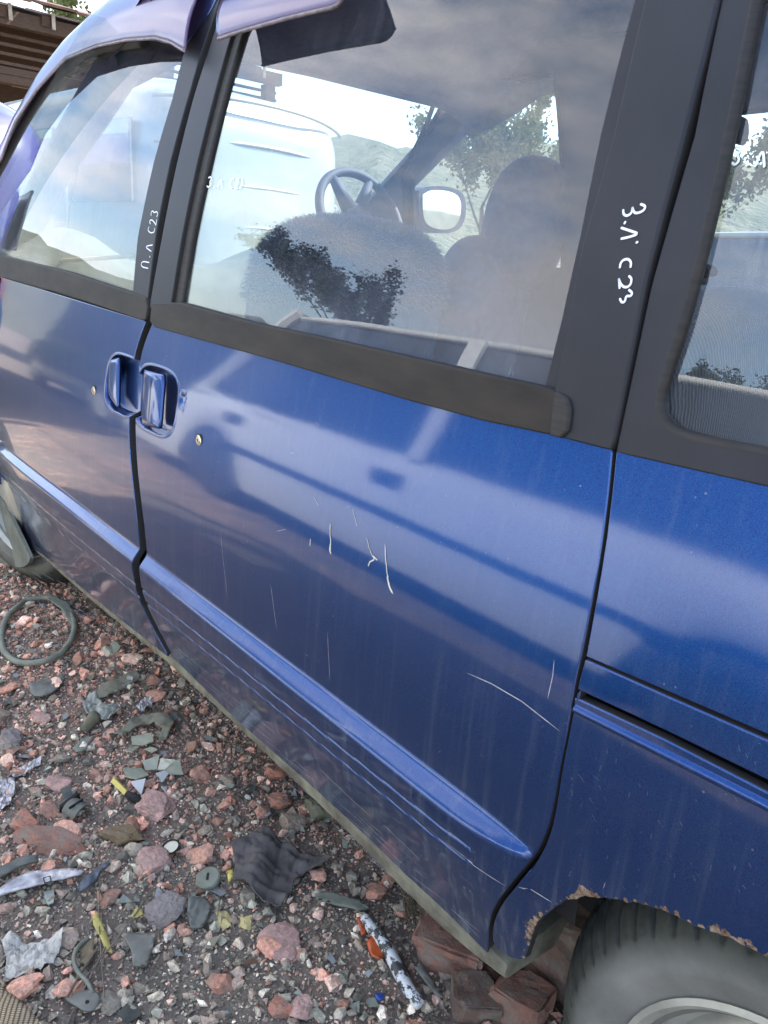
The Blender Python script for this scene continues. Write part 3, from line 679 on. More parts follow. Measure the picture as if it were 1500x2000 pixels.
for pts, w in (([(646, 1022), (645, 1040), (647, 1060), (646, 1080)], .0034), ([(647, 1060), (644, 1072), (647, 1082)], .005), ([(690, 992), (693, 1010), (698, 1028)], .0014), ([(717, 1050), (724, 1078), (732, 1092)], .002), ([(732, 1092), (722, 1098), (720, 1106)], .004),
               ([(752, 1062), (755, 1100), (758, 1130), (763, 1150), (769, 1160)], .0030), ([(757, 1122), (760, 1142), (767, 1158)], .0055), ([(607, 1052), (606, 1066)], .003), ([(614, 970), (623, 988)], .0012), ([(728, 1085), (738, 1094)], .004)):
    ribbon(m, [(x_+RS.uniform(-.0006, .0006), z_) for x_, z_ in smooth_poly(bodyl(pts), 2)], w*.55, -.0007)
tag(m.build('bird_droppings', M['drip'], sliding_door), kind='stuff')

# ------------------------------------------------------------------ wheels
M['tyre'] = None
def mat_tyre():
    m, nt, p, out = newmat('dusty_tyre_rubber'); K = nt.links.new
    t = N(nt, 'ShaderNodeTexCoord'); at = N(nt, 'ShaderNodeAttribute', attribute_name='side')
    r, n = noise_col(nt, 9, .3, .7, (.12, .123, .108), (.215, .215, .192), 6)
    r2, n2 = noise_col(nt, 40, .35, .7, (.020, .024, .020), (.055, .06, .048), 6)
    mx = N(nt, 'ShaderNodeMix', data_type='RGBA'); K(at.outputs['Fac'], mx.inputs[0]); K(r2.outputs[0], mx.inputs[6]); K(r.outputs[0], mx.inputs[7]); K(mx.outputs[2], p.inputs['Base Color'])
    setp(p, Roughness=.8); bump(nt, p, 260, .5, .0012, 5); return m
M['tyre'] = mat_tyre()
M['rim'] = mat_simple('steel_rim', (.52, .52, .46), (.36, .36, .31), rough=.45, metallic=.5, scale=14)
def wheel(name, cx, cy, cz, R, rot, label=None, parts=True):
    half = [(.180, .022), (.192, .012), (.205, .009), (.226, .002), (.232, .0005), (.236, .002), (.250, -.001), (.262, .003), (.268, .006), (.275, .012), (.283, .020), (.291, .031), (.298, .042), (.3045, .054), (.309, .064), (.3035, .066), (.3035, .071), (.311, .073), (.3150, .087), (.3095, .090), (.3095, .095), (.3158, .097)]
    prof = half+[(r, .197-h) for r, h in half[::-1]]
    sc = R/.324; n = len(prof); NG = 60; seg = NG*14; V = []; side = []
    for i in range(seg):
        a = 2*math.pi*i/seg
        for k, (r, h) in enumerate(prof):
            rr = r; sh = 0
            if r > .262:
                d_ = abs(h-.098)/.09
                ph = (i/14.0 + .55*max(0, .9-d_)**1.5*(1 if h < .098 else -1) + (.25 if h > .098 else 0)) % 1.0
                g = max(0, 1-abs(ph-.5)/.17)
                depth = .0110*min(1, (r-.258)/.028)
                rr -= depth*min(1, g*1.8)
                if r > .275:
                    ph2 = (i/14.0*3+.3) % 1.0; rr -= .0016*(abs(ph2-.5) < .13)
            V.append(((rr*math.cos(a))*sc, h, (rr*math.sin(a))*sc)); side.append(min(1.0, max(.08, 1-(r-.240)/.030))*(1-.8*min(1, max(0, (1-abs(((i/14.0 + .55*max(0, .9-abs(h-.098)/.09)**1.5) % 1.0)-.5)/.085)))*(r > .266 and h < .098)))
    F = [(i*n+k, i*n+k+1, ((i+1) % seg)*n+k+1, ((i+1) % seg)*n+k) for i in range(seg) for k in range(n-1)]
    ca, sa = math.cos(rot), math.sin(rot)
    tf = lambda v: (cx+v[0]*ca-(v[1]-.1)*sa, cy+.1+v[0]*sa+(v[1]-.1)*ca, cz+v[2])
    V2 = [tf(v) for v in V]
    w = bpy.data.objects.new(name, None); COL.objects.link(w); w.location = (cx, cy, cz-R); 
    loc = w.location.copy(); w.parent = van; w.location = loc-wloc(van)
    o = mesh_obj('tyre', V2, F, M['tyre'], w, True); at = o.data.attributes.new('side', 'FLOAT', 'POINT'); at.data.foreach_set('value', np.array(side, dtype=np.float32))
    bm = bmesh.new(); bm.from_mesh(o.data); bmesh.ops.recalc_face_normals(bm, faces=bm.faces[:]); bm.to_mesh(o.data); bm.free()
    m = MB(); m.lathe([(.194, .012), (.196, .005), (.190, .002), (.184, .008), (.178, .022), (.172, .045), (.160, .050), (.150, .040), (.110, .030), (.085, .012), (.05, .004), (.001, .002)], (0, 0, 0), 'Y', 72)
    m.V = [tf((v[0]*sc*1.03, v[1]+.002, v[2]*sc*1.03)) for v in m.V]; m.build('rim', M['rim'], w, True, 50)
    return w
wheel('rear_wheel', -.100, .045, .308, .322, 0)
wheel('front_wheel', -2.70, .030, .318, .330, math.radians(20))
# front wheel-arch liner / mud flap, and inner rear arch

V = []; F = []
for i in range(40):
    a = math.radians(-15+210*i/39)
    for y in (.07, .30): V.append((cxw-2.74+.385*math.cos(a), y, .30+.385*math.sin(a)))
for i in range(39): F.append((2*i, 2*i+2, 2*i+3, 2*i+1))
mesh_obj('wheel_liner', V, F, M['dark'], van)

# ------------------------------------------------------------------ nose, roof, far side and cabin
YF = 1.55
def roofz(x): return 1.92-.22*(1-sstep(-2.05, -1.30, x))-.03*(x-(-.6))**2*.3
V = []; F = []; xs = np.linspace(-2.03, .80, 40); ys = 26
for x in xs:
    ya = float(S0(x, 1.56)); zr = float(roofz(x)); ze = min(1.70, zr-.08)
    for j in range(ys):
        t = j/(ys-1); s_ = 2*t-1; e = (1-abs(s_)**4)**.55
        V.append((x, ya+(YF-2*ya)*t, ze+(zr-ze)*e))
F = [(i*ys+j, (i+1)*ys+j, (i+1)*ys+j+1, i*ys+j+1) for i in range(len(xs)-1) for j in range(ys-1)]
roof = mesh_obj('roof', V, F, M['paint'], van, True)
V2 = [(v[0], min(max(v[1], .16), YF-.16), v[2]-.035) for v in V]; mesh_obj('headliner', V2, F, M['lining'], roof, True)
ff = lambda x, z: YF-S0(x, z)
def mk_far(pts): return [tuple(onY(px, py, 1.42)[[0, 2]]) for px, py in pts]
fw = mk_far([(1151, 112), (1085, 121), (980, 157), (933, 176), (909, 209), (871, 266), (814, 342), (808, 400)])
fw = [(x, min(z, 1.69)) for x, z in fw]
fw = fw[::-1]; fwl = [(fw[0][0]-.02, 1.17), (fw[-1][0]+.0, 1.17)]
far_hole = [fwl[0]]+[ (x, z) for x, z in fw]+[fwl[1]]
hole2 = [(-1.36, 1.13), (-1.36, 1.55), (-.42, 1.55), (-.42, 1.13)]; hole3 = [(-.32, 1.13), (-.32, 1.55), (.55, 1.55), (.55, 1.13)]
# far side panel from sill to roof rail with its window openings
fo = [(-3.1, .36), (.80, .36), (.80, 1.74), (-1.95, 1.74), (-2.25, 1.52), (-2.75, 1.25), (-3.1, 1.05)]
def farpanel(name, outline, holes, mat, parent, off=0.):
    return panel(name, outline, mat, parent, step=.05, off=off, holes=holes, f=ff, flange=-.02, lip=.001)
fs = farpanel('far_side_panel', fo, [far_hole, hole2, hole3], M['paint'], van)
fi = farpanel('inner_trim', fo, [far_hole, hole2, hole3], M['inner'], fs, off=-.045)
for h in (far_hole, hole2, hole3): farpanel('window_glass', h, [], M['glass_far'], fs, off=-.01)
# windscreen and pillars
wt, wb = (-2.03, 1.655), (-3.25, 1.02)
V = []; F = []
for i in range(20):
    t = i/19; y = .13+(YF-.26)*t; bow = .10*(1-(2*t-1)**2)
    y2 = .02+(YF-.04)*t; V += [(wt[0]-bow*.6, y, wt[1]), (wb[0]-bow*1.6, y2, wb[1])]
for i in range(19): F.append((2*i, 2*i+1, 2*i+3, 2*i+2))
mesh_obj('windscreen', V, F, M['glass_far'], van, True)
for y0, y1, nm in ((YF-.17, YF-.05, 1), (.26, .20, 0)):
    m = MB(); m.tube([(wt[0], y0, wt[1]), ((wt[0]+wb[0])/2, (y0+y1)/2+(.02 if nm else -.02), (wt[1]+wb[1])/2), (wb[0], y1, wb[1])], [.055, .05, .05], 10); m.build('windscreen_pillar', M['inner'], van, True)
m = MB(); m.tube([(wt[0]+.04, .30, wt[1]+.0), (wt[0]-.05, YF/2, wt[1]+.03), (wt[0]+.02, YF-.12, wt[1]+.01)], .04, 8); m.build('windscreen_header', M['lining'], van, True)
# nose
V = []; F = []; xs = np.linspace(-3.62, -2.80, 16); ys = 24
for x in xs:
    t = (x+3.62)/.82; zt = .60+.46*min(1, t*1.25)**.5; inset = .10*(1-t)**2+float(S0(x, .8))*.6
    for j in range(ys):
        a = math.pi*j/(ys-1); cc, ss = math.cos(a), math.sin(a)
        V.append((x, YF/2-(YF/2-inset)*math.copysign(abs(cc)**.25, cc), .34+(zt-.34)*abs(ss)**.22))
F = [(i*ys+j, (i+1)*ys+j, (i+1)*ys+j+1, i*ys+j+1) for i in range(len(xs)-1) for j in range(ys-1)]
F.append(tuple(range(ys))); b0 = (len(xs)-1)*ys; F.append(tuple(range(b0, b0+ys))[::-1])
mesh_obj('nose', V, F, M['paint'], van, True)
# rear end and floor
m = MB(); m.box((.81, YF/2, 1.05), (.03, YF-.2, 1.0), None, .01); m.build('tailgate', M['paint'], van, True, 40)
m = MB(); m.box((-1.2, YF/2, .42), (3.9, YF-.24, .06)); m.build('floor_pan', M['dark'], van)
m = MB()
for z in np.linspace(.45, .985, 2): pass
V = [];
for x in np.linspace(-2.6, .75, 12):
    V += [(x, float(S0(x, .99))+.05, .45), (x, float(S0(x, .99))+.05, .995), (x, float(S0(x, 1.0))+.012, 1.0)]
F = []
for i in range(11):
    a = 3*i; F += [(a, a+3, a+4, a+1), (a+1, a+4, a+5, a+2)]
mesh_obj('door_inner_trim', V, F, M['inner'], van)
def rbox(mb, c, d, e=4.0, nu=26, nv=18, rot=None):
    V = []; F = []; p = 2/e
    sg = lambda v, q: math.copysign(abs(v)**q, v)
    for i in range(nv+1):
        ph = -math.pi/2+math.pi*i/nv
        for j in range(nu):
            th = 2*math.pi*j/nu
            v = Vector((sg(math.cos(ph), p)*sg(math.cos(th), p)*d[0]/2, sg(math.cos(ph), p)*sg(math.sin(th), p)*d[1]/2, sg(math.sin(ph), p)*d[2]/2))
            if rot is not None: v = rot @ v
            V.append((v.x+c[0], v.y+c[1], v.z+c[2]))
    for i in range(nv):
        for j in range(nu): F.append((i*nu+j, i*nu+(j+1) % nu, (i+1)*nu+(j+1) % nu, (i+1)*nu+j))
    mb.add(V, F); return mb
M['fabric'] = mat_simple('ribbed_seat_fabric', (.27, .28, .31), (.20, .21, .24), rough=.95, scale=8, bmp=.3)
def mat_rib():
    m, nt, p, out = newmat('corduroy'); K = nt.links.new; setp(p, Roughness=.9); t = N(nt, 'ShaderNodeTexCoord')
    w = N(nt, 'ShaderNodeTexWave', bands_direction='Y'); w.inputs['Scale'].default_value = 75; w.inputs['Distortion'].default_value = 2.5; K(t.outputs['Object'], w.inputs['Vector'])
    r = N(nt, 'ShaderNodeValToRGB'); r.color_ramp.elements[0].color = (.42, .43, .50, 1); r.color_ramp.elements[1].color = (.55, .56, .66, 1); K(w.outputs[0], r.inputs[0]); K(r.outputs[0], p.inputs['Base Color'])
    b = N(nt, 'ShaderNodeBump'); b.inputs['Strength'].default_value = .8; b.inputs['Distance'].default_value = .004; K(w.outputs[0], b.inputs['Height']); K(b.outputs[0], p.inputs['Normal']); return m
M['cord'] = mat_rib()
M['fur'] = mat_simple('pale_blue_fur', (.42, .46, .58), (.26, .29, .42), rough=.9, scale=30)
M['furbase'] = mat_simple('fur_seat_cover', (.13, .16, .26), (.08, .10, .18), rough=.95, scale=20, bmp=.5)
tilt = Matrix.Rotation(math.radians(8), 3, 'Y')
def seat(y, w, name, fur):
    s_ = bpy.data.objects.new(name, None); COL.objects.link(s_); s_.parent = van; s_.location = Vector((-1.95, y, .45))-wloc(van)
    m = MB(); rbox(m, (-2.02, y, .72), (.52, w, .20), 5); m.build('seat_cushion', M['furbase'], s_, True)
    m = MB(); rbox(m, (-1.74, y, .97), (.17, w, .56), 3.2, 40, 28, tilt); b = m.build('backrest', M['furbase'], s_, True)
    if fur:
        me = b.data; V = []; F = []; R_ = random.Random(5)
        polys = [p for p in me.polygons if p.center.z > 1.02]
        for k in range(16000):
            p = R_.choice(polys); vs_ = [me.vertices[i].co for i in p.vertices]
            a, c2 = R_.random(), R_.random(); pt = vs_[0].lerp(vs_[1], a).lerp(vs_[3].lerp(vs_[2], a), c2) if len(vs_) == 4 else p.center
            nn = p.normal; dr = (nn*.8+Vector((R_.uniform(-.5, .5)+.15, R_.uniform(-.5, .5), R_.uniform(-.35, .25)))).normalized(); l = R_.uniform(.012, .030); sd = dr.cross(Vector((R_.uniform(-1, 1), R_.uniform(-1, 1), .3))).normalized()*.0009
            mid = pt+dr*l*.6; tip = pt+dr*l+Vector((0, 0, -.006)); i0 = len(V); V += [pt-sd, pt+sd, mid+sd*.8, mid-sd*.8, tip]; F += [(i0, i0+1, i0+2, i0+3), (i0+3, i0+2, i0+4)]
        tag(mesh_obj('fur', V, F, M['fur'], s_, True), kind='stuff')
    return s_
seat(.70, .62, 'passenger_seat', True)
ds = seat(1.20, .36, 'driver_seat', False)
m = MB(); rbox(m, (-1.66, 1.30, 1.28), (.15, .34, .40), 2.4, 28, 18, tilt); m.build('headrest', M['furbase'], ds, True)
rs = bpy.data.objects.new('rear_seat', None); COL.objects.link(rs); rs.parent = van; rs.location = Vector((-.4, .8, .45))-wloc(van)
m = MB(); rbox(m, (-.56, .44, .86), (.20, .50, .58), 2.5, 40, 26, tilt); m.build('backrest', M['cord'], rs, True)
m = MB(); rbox(m, (-.56, 1.02, .88), (.22, .62, .62), 2.6, 40, 26, tilt); m.build('backrest', M['cord'], rs, True)
m = MB(); rbox(m, (-.80, .75, .62), (.50, 1.1, .18), 5); m.build('seat_cushion', M['cord'], rs, True)
# steering wheel
sw = bpy.data.objects.new('steering_wheel', None); COL.objects.link(sw); sw.parent = van
sc_ = Vector(onX(705, 425, -2.32)); sw.location = sc_-wloc(van)
rotw = Matrix.Rotation(math.radians(-28), 3, 'Y')
def swp(a, r, h=0): return sc_ + rotw @ Vector((h, r*math.cos(a), r*math.sin(a)))
m = MB(); m.tube([swp(2*math.pi*i/40, .172) for i in range(40)], .016, 10, True); m.build('steering_rim', M['inner'], sw, True)
m = MB()
for a in (math.radians(200), math.radians(-20), math.radians(60), math.radians(120)): m.tube([swp(a, .172), swp(a, .05, -.02)], [.014, .03], 8)
m.build('spoke', M['inner'], sw, True)
m = MB(); m.tube([swp(0, 0, .0), swp(0, 0, -.05)], [.055, .06], 16); m.build('hub', M['inner'], sw, True)
# dashboard
M['dash'] = mat_simple('dusty_dashboard', (.085, .09, .075), (.05, .055, .045), rough=.8, scale=9)
V = []; F = []; sec = [(-3.30, .98), (-3.05, 1.06), (-2.85, 1.10), (-2.70, 1.09), (-2.60, 1.02), (-2.58, .80), (-2.66, .55)]
yy = np.linspace(.08, YF-.08, 26)
for y in yy:
    hump = .10*math.exp(-((y-1.13)/.17)**2)+.10*math.exp(-((y-.30)/.13)**2)
    for k, (x, z) in enumerate(sec): V.append((x, y, z+hump*(1 if 1 <= k <= 4 else 0)))
k = len(sec); F = [(i*k+j, i*k+j+1, (i+1)*k+j+1, (i+1)*k+j) for i in range(len(yy)-1) for j in range(k-1)]
mesh_obj('dashboard', V, F, M['dash'], van, True)
# deflector reflection as a slab, dangling cable, trim strip, far mirror
M['reflect_grey'] = mat_simple('grey_deflector_reflection', (.34, .30, .30), (.26, .23, .24), rough=.85, scale=8, bmp=.1)
def slab_px(name, pts, plane, v, th, mat, parent, it=2, smooth=False):
    f_ = {'X': onX, 'Y': onY, 'Z': onZ}[plane]; P = smooth_poly(pts+[pts[0]], it)[:-1]; A = [f_(a, b, v) for a, b in P]; ax = 'XYZ'.index(plane); B = [a.copy() for a in A]
    for b in B: b[ax] += th if plane != 'X' else -th
    n = len(A); m = MB(); m.add(A+B, [tuple(range(n)), tuple(range(n, 2*n))[::-1]]+[(i, (i+1) % n, n+(i+1) % n, n+i) for i in range(n)]); return m.build(name, mat, parent, smooth)
slab_px('deflector_reflection', [(195, 170), (200, 186), (222, 185), (290, 150), (350, 118), (420, 60), (300, 20), (230, 60)], 'Y', .30, .014, M['reflect_grey'], van)  # grey slab painted in for the wind deflector's reflection in the glass
for pts_ in ([(1434, 222), (1444, 228), (1445, 262), (1436, 280), (1424, 278), (1426, 235)], [(1364, 514), (1380, 518), (1386, 532), (1376, 540), (1366, 536), (1366, 555), (1358, 556), (1358, 520)]): slab_px('belt_guide', pts_, 'Y', .22, .02, M['inner'], van, 1)

m = MB(); m.tube([onY(x, y, .25) for x, y in ((186, 150), (190, 160), (176, 168), (168, 158), (150, 185), (147, 240), (148, 290), (152, 330), (142, 380), (136, 405), (133, 440))], .0022, 6); m.build('hanging_cable', M['dark'], van, True)
M['beige'] = mat_simple('beige_strip', (.50, .36, .22), (.38, .28, .17), rough=.6)
m = MB(); m.tube([onY(x, y, .22) for x, y in ((66, 512), (110, 510), (170, 506), (262, 500))], [.005, .006, .006, .005], 8); m.build('loose_strip', M['beige'], van, True)
wm = bpy.data.objects.new('wing_mirror', None); COL.objects.link(wm); wm.parent = van; wm.location = Vector((-2.35, 1.62, 1.2))-wloc(van)
def mir(pts, x, th, nm, mat): return slab_px(nm, pts, 'X', x, th, mat, wm, 3)
slab_px('mud_flap', [(-60, 860), (0, 966), (36, 1042), (46, 1062), (54, 1080), (60, 1094), (48, 1108), (22, 1108), (-8, 1096), (-60, 1050)], 'Y', .022, .012, M['liner'], van, 2)
mir([(818, 372), (818, 430), (835, 452), (880, 458), (908, 440), (912, 385), (890, 366), (840, 362)], -2.36, .08, 'mirror_housing', M['inner'])
M['mirror'] = mat_simple('mirror_glass', (.8, .8, .8), rough=.03, metallic=1)
mir([(826, 380), (826, 428), (842, 446), (878, 450), (898, 434), (902, 390), (884, 374), (842, 370)], -2.352, .003, 'mirror_glass', M['mirror'])

# ================================================================== SURROUNDINGS
def mat_ground(name, ca, cb, cc):
    m, nt, p, out = newmat(name); K = nt.links.new
    r, n = noise_col(nt, 1.7, .40, .60, ca, cb, 10, rough=.75); r2, n2 = noise_col(nt, 55, .45, .62, (0, 0, 0), (1, 1, 1), 8, rough=.75)
    mx = N(nt, 'ShaderNodeMix', data_type='RGBA'); K(r2.outputs[0], mx.inputs[0]); K(r.outputs[0], mx.inputs[6]); mx.inputs[7].default_value = c4(cc); K(mx.outputs[2], p.inputs['Base Color'])
    setp(p, Roughness=.95); bump(nt, p, 180, .9, .006, 8); return m
M['ground'] = mat_ground('scrapyard_dirt', (.135, .125, .10), (.20, .145, .115), (.25, .205, .165))
def gz(x, y):
    """height of the ground"""
    v = .016*noise.noise(Vector((x*2.1, y*2.1, 1.7)))+.008*noise.noise(Vector((x*7, y*7, 4.2)))+.003*noise.noise(Vector((x*26, y*26, 8)))
    return v
xs = np.unique(np.concatenate([-np.geomspace(3.2, 900, 22), np.arange(-3.1, .7, .028), np.geomspace(.75, 900, 20)])); ys = np.unique(np.concatenate([-np.geomspace(.85, 900, 20), np.arange(-.8, 1.2, .028), np.geomspace(1.25, 900, 20)]))
V = []
for x in xs:
    for y in ys:
        fade = max(0, 1-max(abs(x+1.2)-2.5, abs(y)-1.6, 0)/3); V.append((x, y, gz(x, y)*fade))
n = len(ys); F = np.array([(i*n+j, (i+1)*n+j, (i+1)*n+j+1, i*n+j+1) for i in range(len(xs)-1) for j in range(n-1)])
ground = mesh_obj('ground', V, F, M['ground'], None, True); tag(ground, 'reddish brown scrapyard dirt and crushed brick ground', None, None, 'structure')

M['tyre_b'] = mat_simple('black_tyre', (.03, .03, .03), (.05, .05, .045), rough=.85)
M['carglass'] = mat_simple('dark_car_glass', (.02, .025, .03), (.03, .035, .04), rough=.04, coat=1, spec=.8)
def car(name, loc, rot, L_, W, H, mat, label, prof, cabin, wheels=(.18, .80), trim=None, group=None, handles=(.455, .70), strip=(.23, .77, .60), wr=.31, rimmat='rim'):
    """prof: (t, z) hood/boot line; cabin: (t0 base front, t1 roof front, t2 roof rear, t3 base rear); local x=0..L_, y=-W/2..W/2"""
    root = empty(name, loc, label, 'car' if 'van' not in name else 'van', group); Rz = Matrix.Rotation(rot, 3, 'Z'); lw = Vector(loc)
    def tf(V): return [tuple(Rz @ Vector(v)+lw) for v in V]
    zb = lambda t: float(np.interp(t, [p[0] for p in prof], [p[1] for p in prof])); zfl = .24
    arches = [(w*L_, wr) for w in wheels]
    xs = np.linspace(0, L_, 90); V = []; F = []; secn = 15
    for x in xs:
        t = x/L_; w = W/2*(1-.16*(max(0, 1-t/.10))**2.2-.13*(max(0, (t-.92)/.08))**2.2); zt = zb(t)
        zlo = zfl+(.10*max(0, 1-t/.05) if t < .05 else 0)
        for (ax, ar) in arches:
            d = abs(x-ax)
            if d < ar*1.17: zlo = max(zlo, wr+math.sqrt(max(0, (ar*1.17)**2-d*d)))
        h = zt-zlo
        sec = [(-w*.955, zlo), (-w*.985, zlo+h*.12), (-w, zlo+h*.38), (-w*.998, zlo+h*.6), (-w*.975, zlo+h*.85), (-w*.93, zlo+h*.96), (-w*.85, zt+.01), (0, zt+.045)]
        sec = sec+[(-a, b) for a, b in sec[::-1][1:]]
        V += [(x, a, b) for a, b in sec]
    for i in range(len(xs)-1):
        for k in range(secn-1): F.append((i*secn+k, (i+1)*secn+k, (i+1)*secn+k+1, i*secn+k+1))
    F.append(tuple(range(secn))); F.append(tuple((len(xs)-1)*secn+k for k in range(secn))[::-1])
    body_ = mesh_obj('body', tf(V), F, mat, root, True)
    md = body_.modifiers.new('e', 'EDGE_SPLIT'); md.split_angle = math.radians(38)
    c0, c1, c2, c3 = [c*L_ for c in cabin]; zc0, zc3 = zb(cabin[0])+.02, zb(cabin[3])+.02; ins = .16*(H-zc0)/.45
    # cabin: roof shell with pillars, glass between
    def cab(x, z, s_): # side point
        f_ = (z-zc0)/(H-zc0); return s_*(W/2*.93-ins*f_)
    V = []; F = []; rx = np.linspace(c1, c2, 18)
    for x in rx:
        t = (x-c1)/(c2-c1); crown = .05*math.sin(math.pi*t)**.6
        for j in range(13):
            s_ = j/6-1; V.append((x, (W/2*.93-ins)*s_, H+crown*.6+.035*(1-abs(s_)**3)-.03))
    for i in range(17):
        for j in range(12): F.append((i*13+j, (i+1)*13+j, (i+1)*13+j+1, i*13+j+1))
    ro = mesh_obj('roof', tf(V), F, mat, root, True); md = ro.modifiers.new('s', 'SOLIDIFY'); md.thickness = .03
    pl = MB(); npil = 2
    for s_ in (-1, 1):
        a, b = W/2*.93*s_, (W/2*.93-ins)*s_
        for (xa, za, xb2, zb2, wd) in [(c0, zc0, c1, H, .035), (c3, zc3, c2, H, .05)]: pl.tube([(xa, a, za-.03), (xb2, b, zb2-.01)], wd, 6)
        for i in range(1, npil): x = c1+(c2-c1)*i/npil; pl.box((x, (a+b)/2+.006*s_, (zc0+H)/2), (.10, .02, (H-zc0)*1.02), Matrix.Rotation(s_*math.atan2(ins, H-zc0), 4, 'X'))
        pl.tube([(c0, a*1.0, zc0), (c3, a*1.0, zc3)], .022, 6)
    pl.V = tf(pl.V); pl.build('window_pillars', mat, root, True, 40)
    g = MB()
    for s_, nm in ((-1, 'side_window'), (1, 'side_window')):
        a, b = (W/2*.93-.015)*s_, (W/2*.93-ins-.015)*s_
        g = MB(); g.add(tf([(c0+.04, a, zc0-.03), (c3-.04, a, zc3-.03), (c2, b, H-.02), (c1, b, H-.02)]), [(0, 1, 2, 3)]); g.build(nm, M['carglass'], root)
    for xa, za, xb2, nm in ((c0, zc0, c1, 'windscreen'), (c3, zc3, c2, 'rear_window')):
        V = []
        for i in range(9):
            s_ = i/4-1; bow = .07*(1-s_*s_)*(-1 if xa == c0 else 1); V += [(xa+bow, (W/2*.93-.01)*s_, za-.03), (xb2+bow*.5, (W/2*.93-ins-.01)*s_, H-.01)]
        mesh_obj(nm, tf(V), [(2*i, 2*i+1, 2*i+3, 2*i+2) for i in range(8)], M['carglass'], root, True)
    for w_ in wheels:
        for s_ in (-1, 1):
            m = MB(); y = s_*(W/2-.03); prof_ = [(wr*.62, -.02*s_), (wr*.9, .0), (wr, -.03*s_), (wr, -.19*s_), (wr*.6, -.2*s_)]
            m.lathe([(r, h) for r, h in prof_], (w_*L_, y, wr), 'Y', 32); m.V = tf(m.V); tw = m.build('wheel', M['tyre_b'], root, True)
            m = MB(); m.lathe([(wr*.63, -.015*s_), (wr*.55, -.03*s_), (wr*.2, -.005*s_), (.002, 0)], (w_*L_, y, wr), 'Y', 24); m.V = tf(m.V); m.build('rim', M[rimmat], tw, True)
    if handles:
        for f_ in handles:
            x = L_*(cabin[0]+(cabin[3]-cabin[0])*f_)
            for s_ in (-1, 1):
                m = MB(); m.box((x, s_*(W/2*.992), zb(.5)-.13), (.20, .03, .075), None, .012); m.V = tf(m.V); m.build('door_handle', M['trim'], root)
    if strip:
        for s_ in (-1, 1):
            m = MB(); m.box((L_*(strip[0]+strip[1])/2, s_*(W/2+.004), strip[2]), (L_*(strip[1]-strip[0]), .022, .055), None, .008); m.V = tf(m.V); m.build('side_moulding', M['trim'], root)
    m = MB()
    for x, zz in ((-.01, .42), (L_+.01, .45)):
        m = MB(); m.box((x+(.04 if x < 1 else -.04), 0, zz), (.14, W*.86, .22), None, .04); m.V = tf(m.V); m.build('bumper', trim or mat, root, True, 40)
    for s_ in (-1, 1):
        m = MB(); m.box((.045, s_*W*.33, zb(.03)-.10), (.07, .30, .13), None, .025); m.V = tf(m.V); m.build('headlight', M['lamp'], root, True, 40)
        m = MB(); m.box((L_-.03, s_*W*.37, zb(.97)-.14), (.07, .16, .20), None, .02); m.V = tf(m.V); m.build('tail_light', M['red_lamp'], root, True, 40)
    return root
M['lamp'] = mat_simple('headlamp', (.6, .62, .62), (.4, .42, .42), rough=.1, coat=1)
M['red_lamp'] = mat_simple('tail_lamp', (.35, .02, .02), (.25, .01, .01), rough=.15, coat=1)
def carpaint(n, c, metallic=0.): return mat_simple(n, c, tuple(x*.9 for x in c), rough=.35, scale=3, metallic=metallic, coat=1)
M['pale'] = carpaint('pale_grey_car_paint', (.80, .82, .79)); M['white'] = carpaint('white_car_paint', (.30, .32, .29)); M['silver'] = carpaint('silver_blue_paint', (.30, .36, .42)); M['blue2'] = carpaint('violet_blue_paint', (.035, .035, .22)); M['offw'] = carpaint('ivory_white_paint', (.34, .33, .30))
EST2 = [(0, .52), (.02, .66), (.06, .80), (.20, .93), (.30, .96), (.9, .98), (.97, .95), (1, .60)]
EST = [(0, .52), (.02, .66), (.06, .76), (.24, .90), (.30, .93), (.9, .97), (.97, .93), (1, .60)]
# the estate car parked opposite, behind the photographer's back: seen mirrored in the doors and glass
car('pale_estate_car', (-5.75, -1.62-.82, 0), 0, 5.3, 1.64, 1.42, M['pale'], 'pale grey estate car mirrored in the blue van doors', EST2, (.22, .34, .90, .985), wheels=(.295, .925), wr=.33, rimmat='tyre_b', handles=(.16, .505), strip=(.33, .90, .62))
M['dgreen'] = carpaint('dark_green_paint', (.02, .035, .03))
car('dark_car', (-10.6, -2.7, 0), math.radians(-3), 4.3, 1.66, 1.40, M['dgreen'], 'dark green car mirrored low in the front door glass', EST, (.22, .36, .88, .97), wheels=(.17, .79))
# cars beyond the windscreen and far windows
VANP = [(0, .55), (.015, .80), (.05, .98), (.16, 1.15), (.5, 1.18), (.98, 1.18), (1, .7)]
car('white_car', (-6.6, 2.7, 0), math.radians(-148), 4.1, 1.66, 1.44, M['white'], 'white car with raised bonnet line seen through the windscreen', EST, (.22, .38, .88, .97), wheels=(.17, .79))
car('silver_car', (-8.4, 6.6, 0), math.radians(-60), 4.2, 1.66, 1.42, M['silver'], 'silver blue car behind the steering wheel', EST, (.24, .40, .82, .93), wheels=(.17, .79))
car('ivory_car', (-4.6, 4.4, 0), math.radians(8), 4.3, 1.68, 1.46, M['offw'], 'ivory car seen through the driver side window', EST, (.24, .40, .86, .96), wheels=(.17, .79))
car('white_car', (-.6, 3.6, 0), math.radians(3), 4.3, 1.68, 1.50, M['white'], 'white car seen through the rear side window', EST, (.24, .40, .86, .96), wheels=(.17, .79))
